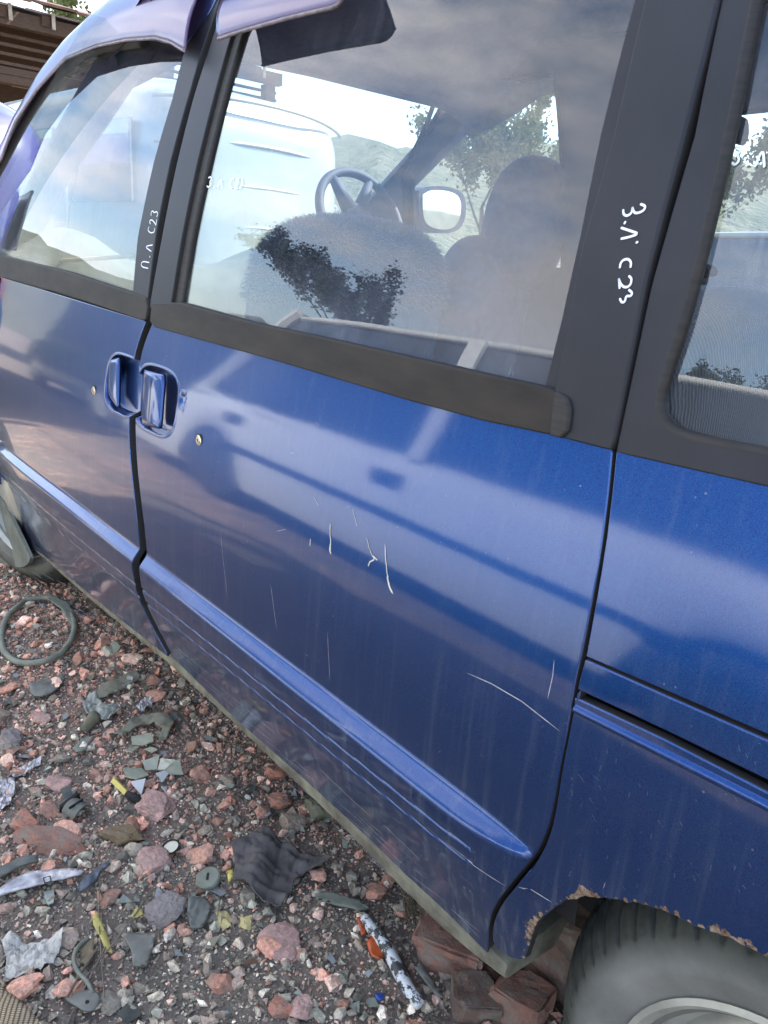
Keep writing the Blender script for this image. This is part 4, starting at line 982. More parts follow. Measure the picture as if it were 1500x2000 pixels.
# tall ribbed white van body in front, and a violet-blue van left of it
def boxvan(name, c, d, rot, mat, label, ribs=0, rnd=6.0, cab=.8):
    root = empty(name, (c[0], c[1], 0), label, 'van'); Rz = Matrix.Rotation(rot, 3, 'Z'); cv = Vector((c[0], c[1], 0)); tf = lambda V: [tuple(Rz @ Vector(v)+cv) for v in V]
    m = MB(); rbox(m, (0, 0, d[2]/2+.18), (d[0], d[1], d[2]-.30), rnd, 56, 36); m.V = tf(m.V); m.build('body', mat, root, True)
    for i in range(ribs):
        z = 1.0+(d[2]-1.2)*i/max(1, ribs-1); m = MB(); P = []
        for j in range(25):
            t = j/24*2-1; P.append((d[0]/2-.012-.10*abs(t)**3.2*2, t*d[1]*.47, z+.06*(1-t*t)))
        m.tube(P, .016, 6); m.V = tf(m.V); m.build('body_rib', mat, root, True)
    for sy in (-1, 1):
        for sx in (-.28, 0, .28):
            m = MB(); m.box((sx*d[0], sy*d[1]*.496, d[2]*.74), (d[0]*.24, .03, d[2]*.24), None, .012); m.V = tf(m.V); m.build('side_window', M['carglass'], root)
    for sx in (-.32, .32):
        for sy in (-1, 1):
            m = MB(); m.lathe([(.2, 0), (.31, -.02*sy), (.32, -.18*sy), (.1, -.2*sy)], (sx*d[0], sy*d[1]*.49, .32), 'Y', 28); m.V = tf(m.V); m.build('wheel', M['tyre_b'], root, True)
    m = MB(); m.box((d[0]*.497, 0, .42), (.1, d[1]*.9, .2), None, .04); m.V = tf(m.V); m.build('bumper', M['trim'], root)
    for sy in (-1, 1):
        m = MB(); m.box((d[0]*.485, sy*d[1]*.44, .95), (.06, .1, .3), None, .02); m.V = tf(m.V); m.build('tail_light', M['red_lamp'], root)
    return root
boxvan('white_van', (-7.6, 2.45), (4.2, 1.9, 2.35), math.radians(8), M['white'], 'tall white van with curved body ribs seen through the front window', 5)
boxvan('blue_van', (-7.7, .35), (4.6, 1.8, 2.08), math.radians(2), M['blue2'], 'violet blue van with rounded roof at the left edge', 0, 4.2)

# open shed with a ragged tiled roof at upper left
M['wood'] = mat_simple('weathered_wood', (.085, .052, .034), (.05, .03, .02), rough=.9, scale=6, bmp=.4, stretch=(2, 2, 12)); M['tile'] = mat_simple('old_roof_tile', (.15, .075, .055), (.08, .05, .04), rough=.9, scale=5, bmp=.3)
M['paleboard'] = mat_simple('pale_board', (.42, .36, .30), (.30, .25, .20), rough=.9)
shed = empty('open_shed', (-17, 3.2, 0), 'open wooden shed with ragged brown roof behind the blue van', 'shed')
sx0 = -15.5
R_ = random.Random(2)
m = MB(); m.box((sx0+1.5, 3.5, 4.30), (.16, 9, .20)); m.build('eave_beam', M['wood'], shed)
m = MB(); m.box((sx0+1.3, 3.5, 3.55), (.20, 9, .22)); m.build('tie_beam', M['wood'], shed)
for i in range(14):
    y = -.6+i*.62; m = MB(); m.box((sx0-.9, y, 4.98), (5.2, .12, .14), Matrix.Rotation(math.radians(14), 4, 'Y')); m.build('rafter', M['wood'], shed)
    m = MB(); m.box((sx0+1.66, y+.1, 4.36), (.03, .05, .22)); m.build('rafter_end', M['paleboard'], shed)
for r in range(5):
    m = MB(); m.box((sx0+1.35+.01*r, 3.5, 4.10-.13*r), (.05, 9, .045)); m.build('lath', M['wood'], shed)
for i in range(16):
    m = MB(); m.box((sx0+1.0-R_.random()*2.4, .2+R_.random()*5, 3.66+R_.random()*.42), (.04, .32+R_.random()*.3, .10)); m.build('pale_board', M['paleboard'], shed)
for i in range(15):
    for j in range(3):
        y = -.5+i*.62+R_.uniform(-.04, .04); m = MB(); m.box((sx0+1.45-j*.72, y, 4.62+j*.18+R_.uniform(-.015, .02)), (.80, .60, .035), Matrix.Rotation(math.radians(14+R_.uniform(-2, 2)), 4, 'Y')); m.build('roof_tile', M['tile'], shed)
m = MB(); m.box((sx0-3.2, 3.5, 2.6), (.15, 9, 5.2)); m.build('rear_wall', M['wood'], shed)
m = MB(); m.box((sx0-.9, 3.5, 4.92), (5.0, 9, .03), Matrix.Rotation(math.radians(14), 4, 'Y')); m.build('roof_boarding', M['wood'], shed)
for y in (-.6, 2.2, 5.2, 7.8):
    m = MB(); m.box((sx0+1.4, y, 2.1), (.2, .2, 4.2)); m.build('post', M['wood'], shed)

# trees: trunks, branches, leaf clumps
M['bark'] = mat_simple('grey_bark', (.10, .085, .07), (.06, .05, .042), rough=.95, scale=8, bmp=.5)
M['leaf'] = mat_simple('spring_leaf', (.075, .10, .035), (.05, .075, .028), rough=.7, scale=4); M['leaf2'] = mat_simple('pale_spring_leaf', (.14, .16, .05), (.09, .12, .04), rough=.7, scale=4)
def tree(loc, h, sp, leafmat, nleaf, label, seed, cat='tree', twiggy=True, group=None):
    R_ = random.Random(seed); root = empty('bare_tree' if twiggy else 'leafy_tree', loc, label, cat, group); tr = MB(); tips = []
    def grow(p, d, l, r, lev):
        pts = [p]; rr = [r]; q = p
        for i in range(4):
            d = (d+Vector((R_.uniform(-.16, .16), R_.uniform(-.16, .16), R_.uniform(-.03, .10)))).normalized(); q = q+d*l/4; pts.append(q); rr.append(r*(1-.16*(i+1)))
            if lev >= 2: tips.append(q)
        tr.tube(pts, rr, 6 if lev < 2 else 4)
        if lev < 4:
            for k in range(3 if lev > 0 else 5):
                a = R_.uniform(0, 6.28); s_ = R_.uniform(.45, .85)*sp; nd = (d+Vector((math.cos(a)*s_, math.sin(a)*s_, R_.uniform(-.1, .35)))).normalized(); grow(pts[R_.choice([2, 3, 4])], nd, l*R_.uniform(.55, .75), rr[-1]*.7, lev+1)
    grow(Vector(loc), Vector((0, 0, 1)), h*.40, h*.022, 0); tr.build('trunk', M['bark'], root, True)
    V = []; F = []
    for i in range(nleaf):
        t = R_.choice(tips)+Vector((R_.gauss(0, .018*h), R_.gauss(0, .018*h), R_.gauss(0, .016*h))); s_ = R_.uniform(.006, .013)*h; a = Vector((R_.uniform(-1, 1), R_.uniform(-1, 1), R_.uniform(-1, 1))).normalized(); b = a.orthogonal().normalized()*s_*.55; a = a*s_; k = len(V)
        V += [t-a, t+b, t+a, t-b]; F.append((k, k+1, k+2, k+3))
    tag(mesh_obj('crown', V, F, leafmat, root, False), kind='stuff'); return root
tree((-17.5, -13, -.1), 6.6, .8, M['leaf'], 16000, 'dark budding tree mirrored low in the sliding door window', 3)
tree((-7, -15, -.1), 4.6, 1.2, M['leaf2'], 14000, 'pale green budding tree mirrored in the rear side window', 5)
tree((-3.0, -13, -.1), 4.2, 1.2, M['leaf2'], 14000, 'green bush tree mirrored at the right edge of rear window', 8)
tree((-19, 19, -.1), 8, 1.0, M['leaf2'], 14000, 'pale green tree beyond the windscreen', 11, twiggy=False)
tree((-26, 10, -.1), 9, 1.0, M['leaf2'], 14000, 'pale tree above the shed roof at upper left', 13, twiggy=False)
tree((-11, 17, -.1), 7, 1.0, M['leaf'], 14000, 'darker green tree beyond the driver side window', 17, twiggy=False)
# wooded hills round the yard
M['hill'] = mat_simple('wooded_hill', (.085, .10, .065), (.15, .15, .11), rough=1, scale=.25, bmp=.8, bdist=1.)
V = []; F = []; na = 180
for i in range(na):
    a = 2*math.pi*i/na
    for k, r in enumerate((60, 75, 100, 150, 230)):
        h = (0, .25, .55, .85, 1)[k]*(8+6*noise.noise(Vector((math.cos(a)*1.6, math.sin(a)*1.6, .3)))+2.5*noise.noise(Vector((math.cos(a)*9, math.sin(a)*9, k)))+1.2*noise.noise(Vector((math.cos(a)*35, math.sin(a)*35, k))))*1.3*(1+1.3*max(0, math.cos(a-math.radians(140)))**3)
        V.append((r*math.cos(a), r*math.sin(a), h-.3*(k == 0)))
for i in range(na):
    for k in range(4): F.append((i*5+k, i*5+k+1, ((i+1) % na)*5+k+1, ((i+1) % na)*5+k))
tag(mesh_obj('hills', V, F, M['hill'], None, True), 'low wooded hills round the scrapyard', None, None, 'structure')

# ================================================================== CRUSHED BRICK AND GRAVEL
def mat_stone(name):
    m, nt, p, out = newmat(name); K = nt.links.new
    at = N(nt, 'ShaderNodeAttribute', attribute_name='tone'); g = N(nt, 'ShaderNodeNewGeometry')
    def nn(scale, lo, hi, a_, b_, det=6):
        n = N(nt, 'ShaderNodeTexNoise'); n.inputs['Scale'].default_value = scale; n.inputs['Detail'].default_value = det; n.inputs['Roughness'].default_value = .72; K(g.outputs['Position'], n.inputs['Vector'])
        r = N(nt, 'ShaderNodeValToRGB'); r.color_ramp.elements[0].position = lo; r.color_ramp.elements[1].position = hi; r.color_ramp.elements[0].color = c4(a_); r.color_ramp.elements[1].color = c4(b_); K(n.outputs[0], r.inputs[0]); return r, n
    r, n = nn(140, .32, .70, (.42, .40, .40), (1.30, 1.28, 1.24), 8)
    mx = N(nt, 'ShaderNodeMix', data_type='RGBA', blend_type='MULTIPLY'); mx.inputs[0].default_value = 1; K(at.outputs['Color'], mx.inputs[6]); K(r.outputs[0], mx.inputs[7])
    d, _ = nn(55, .42, .66, (.08,)*3, (.62,)*3, 6); dc, _ = nn(20, .4, .6, (.30, .265, .215), (.20, .195, .155), 4)
    m2 = N(nt, 'ShaderNodeMix', data_type='RGBA'); K(d.outputs[0], m2.inputs[0]); K(mx.outputs[2], m2.inputs[6]); K(dc.outputs[0], m2.inputs[7]); K(m2.outputs[2], p.inputs['Base Color'])
    setp(p, Roughness=.95); b = N(nt, 'ShaderNodeBump'); b.inputs['Strength'].default_value = .9; b.inputs['Distance'].default_value = .0016; K(n.outputs[0], b.inputs['Height']); K(b.outputs[0], p.inputs['Normal']); return m
M['stone'] = mat_stone('crushed_stone')
TONES = [((.34, .19, .155), 3.0), ((.26, .135, .105), 1.8), ((.42, .29, .255), 2.6), ((.20, .165, .145), 3), ((.15, .145, .13), 3.2), ((.26, .24, .205), 3), ((.215, .225, .195), 2.2), ((.36, .34, .30), 1.1), ((.50, .48, .44), .6), ((.07, .068, .062), 1.6)]
TA = np.array([t[0] for t in TONES]); 
def tone(x, y, n, big=False):
    """redder near the van, greyer towards the camera"""
    w = np.array([t[1] for t in TONES])[None, :].repeat(n, 0)
    red = np.clip((x+1.25)*-1.0+y*1.3+.55, 0, 1)[:, None]+np.array([.45*noise.noise(Vector((a*3.2, b*3.2, 7))) for a, b in zip(x, y)])[:, None]
    red = np.clip(red, .03, 1)
    w[:, :3] *= (.12+1.7*red); w[:, 4:7] *= (1.25-.9*red)
    if big: w[:, :3] *= 2.2; w[:, 9] *= .3
    w /= w.sum(1)[:, None]; c = w.cumsum(1); u = RN.rand(n, 1); k = (u > c).sum(1).clip(0, len(TA)-1)
    return TA[k]*((.55+1.45*RN.rand(n, 1))*1.9*np.array([1.08, 1.0, .88]))
def ico(sub, seed, rough, flat):
    bm = bmesh.new(); bmesh.ops.create_icosphere(bm, subdivisions=sub, radius=1); R_ = random.Random(seed)
    planes = [(Vector((R_.gauss(0, 1), R_.gauss(0, 1), R_.gauss(0, 1))).normalized(), R_.uniform(.38, .80)) for _ in range(10)]
    for v in bm.verts:
        for nrm, d in planes:
            e = v.co.dot(nrm)-d
            if e > 0: v.co -= nrm*e*.92
        v.co += v.co.normalized()*rough*noise.noise(v.co*2.2+Vector((seed, 0, 0))); v.co.z *= flat
    bm.verts.ensure_lookup_table(); V = np.array([tuple(v.co) for v in bm.verts]); F = np.array([[v.index for v in f.verts] for f in bm.faces]); bm.free(); return V, F
small = [ico(1, s, .75, .75) for s in range(14)]
def inview(x, y, pad=70):
    """is a ground point inside the frame (with a margin)"""
    P = np.stack([x, y, np.zeros_like(x)], 1)-CAMP; c = P @ RC
    px = c[:, 0]/c[:, 2]*FPX+CX; py = c[:, 1]/c[:, 2]*FPX+CY
    return (c[:, 2] > .05) & (px > -pad) & (px < 1500+pad) & (py > 900) & (py < 2000+pad)
def scatter(name, n, smin, smax, x0, x1, y0, y1, power, parent, pad=150, zoff=0.):
    x = RN.uniform(x0, x1, n*3); y = RN.uniform(y0, y1, n*3); k = inview(x, y, pad); x, y = x[k][:n], y[k][:n]; n = len(x)
    s_ = smin+(smax-smin)*RN.rand(n)**power; tn = tone(x, y, n); z = np.array([gz(a, b) for a, b in zip(x, y)])
    Vs, Fs, Cs, b = [], [], [], 0
    pid = RN.randint(0, len(small), n)
    for q in range(len(small)):
        idx = np.where(pid == q)[0]; V0, F0 = small[q]; m_ = len(idx)
        if m_ == 0: continue
        a = RN.rand(m_)*6.28; t = RN.randn(m_)*.35; el = RN.uniform(.7, 1.35, m_)
        X = V0[None, :, 0]*el[:, None]; Y = V0[None, :, 1]/el[:, None]; Z = V0[None, :, 2].repeat(m_, 0)
        X2 = X*np.cos(t)[:, None]+Z*np.sin(t)[:, None]; Z2 = -X*np.sin(t)[:, None]+Z*np.cos(t)[:, None]
        X3 = X2*np.cos(a)[:, None]-Y*np.sin(a)[:, None]; Y3 = X2*np.sin(a)[:, None]+Y*np.cos(a)[:, None]; ss = s_[idx][:, None]/2
        P = np.stack([X3*ss+x[idx][:, None], Y3*ss+y[idx][:, None], Z2*ss+(z[idx]+zoff)[:, None]+ss*.35], 2).reshape(-1, 3)
        Fq = (F0[None]+(np.arange(m_)*len(V0))[:, None, None]).reshape(-1, 3)+b; b += len(P); Vs.append(P); Fs.append(Fq); Cs.append(tn[idx].repeat(len(V0), 0))
    V = np.concatenate(Vs); F = np.concatenate(Fs); C_ = np.concatenate(Cs)
    o = mesh_obj(name, V, F, M['stone'], parent, False); at = o.data.attributes.new('tone', 'FLOAT_COLOR', 'POINT'); at.data.foreach_set('color', np.concatenate([C_, np.ones((len(C_), 1))], 1).astype(np.float32).ravel())
    return tag(o, kind='stuff')
scatter('fine_gravel', 72000, .0022, .0085, -3.6, .0, -.75, .55, 1.4, ground)
scatter('gravel', 12000, .008, .030, -3.6, .0, -.75, .75, 2.4, ground)
_iv = inview; inview = lambda x, y, pad=0: ~_iv(x, y, 120)
scatter('gravel_field', 24000, .006, .022, -5.5, 1.6, -2.0, 1.2, 2.0, ground)
inview = _iv
# the larger stones, each its own piece
protos = []
for s_ in range(16):
    V0, F0 = ico(2, 40+s_, .30, .68); me = mesh_data('stone', V0, F0, M['stone'], False); protos.append((V0, F0))
xs_ = RN.uniform(-3.3, -.1, 4000); ys_ = RN.uniform(-.70, .55, 4000); k = inview(xs_, ys_, 30); xs_, ys_ = xs_[k][:285], ys_[k][:285]; tn = tone(xs_, ys_, len(xs_), True)
smesh = {}
for i, (x, y) in enumerate(zip(xs_, ys_)):
    q = i % 16; tk = i % 48
    if tk not in smesh:
        me = mesh_data('stone', protos[q][0], protos[q][1], M['stone'], False); smesh[tk] = me
        at = me.attributes.new('tone', 'FLOAT_COLOR', 'POINT'); c = np.append(tn[i], 1.0).astype(np.float32); at.data.foreach_set('color', np.tile(c, len(protos[q][0])))
    o = bpy.data.objects.new('stone', smesh[tk]); COL.objects.link(o); o.parent = ground
    s_ = .5*(.024+.036*RN.rand()**1.7); o.scale = (s_*RN.uniform(.8, 1.3), s_*RN.uniform(.8, 1.2), s_*RN.uniform(.6, 1.0)); o.rotation_euler = (RN.randn()*.35, RN.randn()*.35, RN.rand()*6.28); o.location = (x, y, gz(x, y)+s_*.30)
# dry straw and twigs
M['straw'] = mat_simple('dry_straw', (.30, .25, .15), (.18, .14, .09), rough=.9, scale=30)
m = MB()
for i in range(420):
    while True:
        x, y = RN.uniform(-2.8, -.2), RN.uniform(-.6, .5)
        if inview(np.array([x]), np.array([y]), 20)[0]: break
    a = RN.rand()*6.28; l = RN.uniform(.012, .05); z = gz(x, y)+.006; cu = RN.uniform(-.35, .35)
    m.tube([(x, y, z), (x+math.cos(a)*l*.5, y+math.sin(a)*l*.5, z+RN.uniform(.001, .007)), (x+math.cos(a+cu)*l, y+math.sin(a+cu)*l, z+RN.uniform(-.002, .004))], RN.uniform(.0003, .0007), 3)
tag(m.build('straw_litter', M['straw'], ground), kind='stuff')

# small flat scraps of plastic, glass and rust trodden into the gravel
scrapm = [mat_simple('scrap_'+n_, a_, b_, rough=r_, scale=40) for n_, a_, b_, r_ in (('dark_plastic', (.045, .05, .045), (.09, .095, .08), .55), ('dull_glass', (.30, .34, .29), (.22, .25, .21), .2), ('khaki', (.26, .24, .17), (.16, .15, .11), .8), ('rust', (.17, .085, .05), (.10, .055, .035), .9), ('grey', (.30, .31, .31), (.2, .21, .21), .6))]
V = []; F = []; mi = []
for i in range(520):
    while True:
        x, y = RN.uniform(-3.0, -.2), RN.uniform(-.62, .45)
        if inview(np.array([x]), np.array([y]), 20)[0]: break
    nv = RN.randint(3, 6); s_ = RN.uniform(.004, .013) if i % 7 else RN.uniform(.012, .022); a0 = RN.rand()*6.28; z = gz(x, y)+.008+RN.rand()*.004; k = len(V); sx, sy = RN.randn()*.3, RN.randn()*.3; el = RN.uniform(.4, 1.)
    ring = []
    for j in range(nv):
        a = a0+6.28*j/nv+RN.uniform(-.3, .3); r = s_*RN.uniform(.6, 1.2); dx, dy = r*math.cos(a), r*math.sin(a)*el; ring.append((x+dx, y+dy, z+sx*dx+sy*dy))
    V += ring+[(p[0], p[1], p[2]-.0015) for p in ring]
    m_ = RN.choice(5, p=[.34, .16, .2, .12, .18]); F.append(tuple(range(k, k+nv))); F.append(tuple(range(k+nv, k+2*nv))[::-1]); mi += [m_, m_]
    for j in range(nv): F.append((k+j, k+nv+j, k+nv+(j+1) % nv, k+(j+1) % nv)); mi.append(m_)
tag(mesh_obj('litter_fragments', V, F, scrapm, ground, False, None, mi), kind='stuff')
# dry weeds by the sill
m = MB()
for cx_, cy_, n_ in ((828, 1800, 46), (812, 1770, 26), (1085, 1775, 30), (520, 1480, 12)):
    c = onZ(cx_, cy_, .0)
    for i in range(n_):
        a = RN.rand()*6.28; l = RN.uniform(.02, .06); x, y = c[0]+RN.randn()*.014, c[1]+RN.randn()*.014; z = gz(x, y)
        m.tube([(x, y, z), (x+math.cos(a)*l*.35, y+math.sin(a)*l*.35, z+l*.5), (x+math.cos(a)*l*.9, y+math.sin(a)*l*.9, z+l*RN.uniform(.15, .7))], [.0009, .0007, .0003], 3)
tag(m.build('dry_weeds', M['straw'], ground), kind='stuff')

# ================================================================== THINGS LYING ON THE GROUND
def gpt(px, py, h=0.0):
    P = onZ(px, py, h)
    for _ in range(3): P = onZ(px, py, gz(P[0], P[1])+h)
    return Vector(P)
def sheet(name, px_poly, h, mat, label, cat, th=.0015, crum=0.0, cs=20., res=.006, lift=None, it=0, seed=0., parent=None, group=None, smooth=True):
    """thin irregular piece: outline in px on the ground, raised by h, crumpled by noise"""
    P3 = [gpt(a, b, h) for a, b in (smooth_poly(px_poly+[px_poly[0]], it)[:-1] if it else px_poly)]
    o2 = densify([(p.x, p.y) for p in P3], res); ar = sum(o2[i][0]*o2[(i+1) % len(o2)][1]-o2[(i+1) % len(o2)][0]*o2[i][1] for i in range(len(o2)))
    if ar < 0: o2 = o2[::-1]
    lo, hi = o2.min(0), o2.max(0); gx, gy = np.meshgrid(np.arange(lo[0], hi[0], res), np.arange(lo[1], hi[1], res)); gx, gy = gx.ravel(), gy.ravel(); k = inside(o2, gx, gy); gx, gy = gx[k], gy[k]
    if len(gx): k = segdist(o2, gx, gy) > res*.4; gx, gy = gx[k], gy[k]
    P = np.concatenate([o2, np.stack([gx, gy], 1)]); n = len(o2)
    vc, _, tr, _, _, _ = delaunay_2d_cdt([Vector(p) for p in P], [(i, (i+1) % n) for i in range(n)], [], 1, 1e-7, True)
    ca_ = np.array([[(vc[t[0]][q]+vc[t[1]][q]+vc[t[2]][q])/3 for q in (0, 1)] for t in tr]); kk = inside(o2, ca_[:, 0], ca_[:, 1]); tr = [t for t, g_ in zip(tr, kk) if g_]
    zc = sum(p.z for p in P3)/len(P3); V = []
    cen = o2.mean(0)
    for v in vc:
        z = zc+th
        if crum:
            q = Vector((v[0]*cs, v[1]*cs, seed)); z += crum*(abs(noise.noise(q))*1.6+.7*abs(noise.noise(q*2.7))+.3*noise.noise(q*6))-crum*.4
        if lift: z += lift(v[0]-cen[0], v[1]-cen[1])
        V.append((v[0], v[1], z))
    o = mesh_obj(name, V, [tuple(t) for t in tr], mat, parent, smooth)
    md = o.modifiers.new('s', 'SOLIDIFY'); md.thickness = th; md.offset = 0
    if label: tag(o, label, cat, group)
    return o
def rock(name, px, py, d, mat, label, cat, seed, rot=0, col=None, sink=.25, sub=4, boxy=False, h=0.):
    k_ = 1.08 if boxy else 1.32; d = (d[0]*k_, d[1]*k_, d[2]*k_)
    c = gpt(px, py, h); R_ = random.Random(seed); bm = bmesh.new()
    if boxy:
        bmesh.ops.create_cube(bm, size=2); bmesh.ops.bevel(bm, geom=bm.edges[:], offset=.10, segments=2, affect='EDGES'); bmesh.ops.subdivide_edges(bm, edges=bm.edges[:], cuts=6, use_grid_fill=True)
        pl = [(Vector((R_.gauss(0, 1), R_.gauss(0, 1), R_.gauss(0, .6))).normalized(), R_.uniform(1.0, 1.35)) for _ in range(6)]
    else:
        bmesh.ops.create_icosphere(bm, subdivisions=sub, radius=1); pl = [(Vector((R_.gauss(0, 1), R_.gauss(0, 1), R_.gauss(0, 1))).normalized(), R_.uniform(.55, .9)) for _ in range(12)]+[(Vector((0, 0, 1)), .6)]
    for v in bm.verts:
        for nn, dd in pl:
            e = v.co.dot(nn)-dd
            if e > 0: v.co -= nn*e*.95
        q = v.co*1.6+Vector((seed*3.1, 0, 0)); v.co += v.co.normalized()*(.14*noise.noise(q)+.08*noise.noise(q*3)+.045*noise.noise(q*8))
    Rz = Matrix.Rotation(rot, 3, 'Z') @ Matrix.Rotation(R_.uniform(-.15, .15), 3, 'X')
    for v in bm.verts: v.co = Rz @ Vector((v.co.x*d[0]/2, v.co.y*d[1]/2, v.co.z*d[2]/2)) + c + Vector((0, 0, d[2]*(.5-sink)))
    me = bpy.data.meshes.new(name); bm.to_mesh(me); bm.free(); me.materials.append(mat); me.polygons.foreach_set('use_smooth', [not boxy and False]*len(me.polygons))
    o = bpy.data.objects.new(name, me); COL.objects.link(o); return tag(o, label, cat)
def smat(n, a, b, sc=35):
    m, nt, p, out = newmat(n); K = nt.links.new; r, nn_ = noise_col(nt, sc*1.6, .34, .66, a, tuple(x*.72 for x in b), 8, rough=.75); d, _ = noise_col(nt, sc*.8, .46, .66, (.05,)*3, (.65,)*3, 6, rough=.7)
    mx = N(nt, 'ShaderNodeMix', data_type='RGBA'); K(d.outputs[0], mx.inputs[0]); K(r.outputs[0], mx.inputs[6]); mx.inputs[7].default_value = (.27, .24, .195, 1); K(mx.outputs[2], p.inputs['Base Color']); setp(p, Roughness=.95); bump(nt, p, sc*5, 1.0, .0025, 8); return m
M['brick'] = smat('worn_red_brick', (0.362, 0.167, 0.116), (0.217, 0.123, 0.094)); M['brick_d'] = smat('dark_dirty_brick', (0.189, 0.109, 0.080), (0.109, 0.072, 0.055)); M['pink'] = smat('pink_stone', (0.609, 0.377, 0.326), (0.406, 0.246, 0.210)); M['red'] = smat('orange_red_stone', (0.551, 0.246, 0.160), (0.392, 0.174, 0.123))
M['grey'] = smat('grey_stone', (0.319, 0.275, 0.261), (0.225, 0.203, 0.196)); M['tan'] = smat('tan_stone', (0.377, 0.290, 0.217), (0.246, 0.196, 0.145)); M['moss'] = smat('mossy_stone', (0.174, 0.167, 0.102), (0.109, 0.116, 0.072)); M['fibre'] = smat('brown_fibre', (0.275, 0.189, 0.094), (0.160, 0.109, 0.058), 90)
M['blackp'] = mat_simple('dusty_black_plastic', (0.080, 0.087, 0.080), (0.145, 0.152, 0.131), rough=.6, scale=30); M['greyp'] = mat_simple('grey_plastic', (.20, .20, .17), (.12, .12, .10), rough=.6, scale=25); M['rubberg'] = mat_simple('grey_green_rubber', (0.232, 0.246, 0.196), (0.152, 0.167, 0.131), rough=.75, scale=25, bmp=.2)
M['cloth'] = mat_simple('dark_cloth', (.125, .112, .11), (.075, .07, .066), rough=.95, scale=18, bmp=.5, bdist=.0006); M['foil'] = mat_simple('crumpled_silver_wrap', (.62, .60, .58), (.30, .28, .29), rough=.32, metallic=.35, scale=40); M['paper'] = mat_simple('dirty_white_wrap', (.64, .61, .54), (.42, .40, .35), rough=.6, scale=22)
M['yellow'] = mat_simple('yellow_leaf', (.55, .47, .13), (.42, .36, .12), rough=.8, scale=60); M['yplastic'] = mat_simple('yellow_plastic', (.62, .52, .12), (.5, .42, .12), rough=.5); M['foam'] = mat_simple('pale_yellow_foam', (.66, .55, .24), (.5, .42, .2), rough=.95, scale=60, bmp=.6); M['orange'] = mat_simple('orange_lens', (.60, .11, .03), (.38, .09, .03), rough=.35, scale=20)
M['chip'] = None
def mat_chip():
    m, nt, p, out = newmat('flaked_white_paint'); r, n = noise_col(nt, 46, .47, .50, (.06, .06, .058), (.68, .70, .70), 6, rough=.7); nt.links.new(r.outputs[0], p.inputs['Base Color']); setp(p, Roughness=.5); bump(nt, p, 90, .4, .0012); return m
M['chip'] = mat_chip()
M['gshard'] = mat_simple('frosted_glass_shard', (.46, .48, .37), (.33, .35, .27), rough=.22, coat=1, scale=30); M['wsh'] = mat_simple('white_plastic_shard', (.50, .52, .52), (.42, .44, .44), rough=.4)
M['twig'] = mat_simple('dry_twig', (.24, .20, .16), (.15, .12, .09), rough=.9); M['khaki'] = mat_simple('dusty_khaki_vinyl', (.24, .235, .17), (.17, .165, .12), rough=.8, scale=30, bmp=.3); M['palebag'] = mat_simple('pale_grey_film', (.40, .41, .35), (.27, .28, .23), rough=.5, scale=24)

# bricks and rocks
rock('brick_chunk', 884, 1856, (.115, .10, .065), M['brick'], 'large reddish brick chunk under the rear end of the sill', 'brick', 2, .5, boxy=True, h=.0)
rock('brick_chunk', 930, 1966, (.075, .065, .05), M['brick_d'], 'dark brown brick piece at the bottom edge below the sill end', 'brick', 5, .9, boxy=True)
rock('brick_chunk', 1010, 1975, (.082, .075, .065), M['brick'], 'speckled brick chunk leaning by the rear tyre', 'brick', 9, .2, boxy=True)
rock('brick_chunk', 1085, 1850, (.22, .17, .13), M['brick_d'], 'big dark mossy block beside the rear tyre under the arch', 'brick', 12, .3, boxy=True)
rock('red_stone', 955, 1905, (.030, .045, .035), M['red'], 'tall orange red stone wedged between brick chunks', 'stone', 4)
rock('red_stone', 900, 1925, (.028, .03, .024), M['pink'], 'small round pink stone beside the brick chunks', 'stone', 6)
rock('pink_stone', 306, 1582, (.075, .065, .035), M['pink'], 'largest pale pink stone, right of the brown fibre lump', 'stone', 3, .4)
rock('red_stone', 50, 1612, (.060, .045, .028), M['red'], 'flat terracotta stone at the left edge', 'stone', 8, .2)
rock('pink_stone', 120, 1536, (.058, .035, .022), M['pink'], 'long pink stone above the black plastic clip', 'stone', 10, .5)
rock('grey_stone', 322, 1786, (.056, .062, .034), M['grey'], 'smooth dark grey stone left of the plastic cap', 'stone', 14, .1)
rock('brown_lump', 245, 1640, (.078, .038, .03), M['fibre'], 'rough brown fibrous lump lying below the pink stone', 'debris', 15, .9)
rock('grey_stone', 20, 1455, (.06, .05, .04), M['grey'], 'grey brown rock at the far left edge below the rubber strip', 'stone', 18)
rock('pink_stone', 305, 1685, (.062, .05, .025), M['pink'], 'flat pink stone under the round clear lid', 'stone', 20, .7)
rock('tan_stone', 444, 1530, (.045, .034, .024), M['tan'], 'tan flat stone near the sill left of the mossy stone', 'stone', 23)
rock('moss_stone', 625, 1592, (.070, .055, .045), M['moss'], 'dark green mossy stone against the sill', 'stone', 26, .4)
rock('tan_stone', 572, 1612, (.050, .045, .028), M['tan'], 'tan stone touching the mossy stone above the black rag', 'stone', 28, .2)
rock('pink_stone', 548, 1846, (.066, .058, .02), M['pink'], 'broad flat pinkish stone below the black rag', 'stone', 31, .3)
rock('red_stone', 548, 1975, (.034, .03, .022), M['red'], 'reddish stone at the bottom edge left of centre', 'stone', 33)
rock('red_stone', 588, 1975, (.032, .034, .026), M['pink'], 'pinkish cube shaped stone at the bottom edge, right of the reddish one', 'stone', 34)
rock('pink_stone', 80, 1405, (.055, .032, .02), M['pink'], 'pink stone just below the hose loop', 'stone', 36, .3)
rock('brown_stone', 100, 1650, (.13, .05, .03), M['brick'], 'long brown stone between terracotta stone and silver strip', 'stone', 38, .75)
rock('red_stone', 535, 1515, (.045, .04, .03), M['red'], 'orange stone close to the sill edge', 'stone', 41)
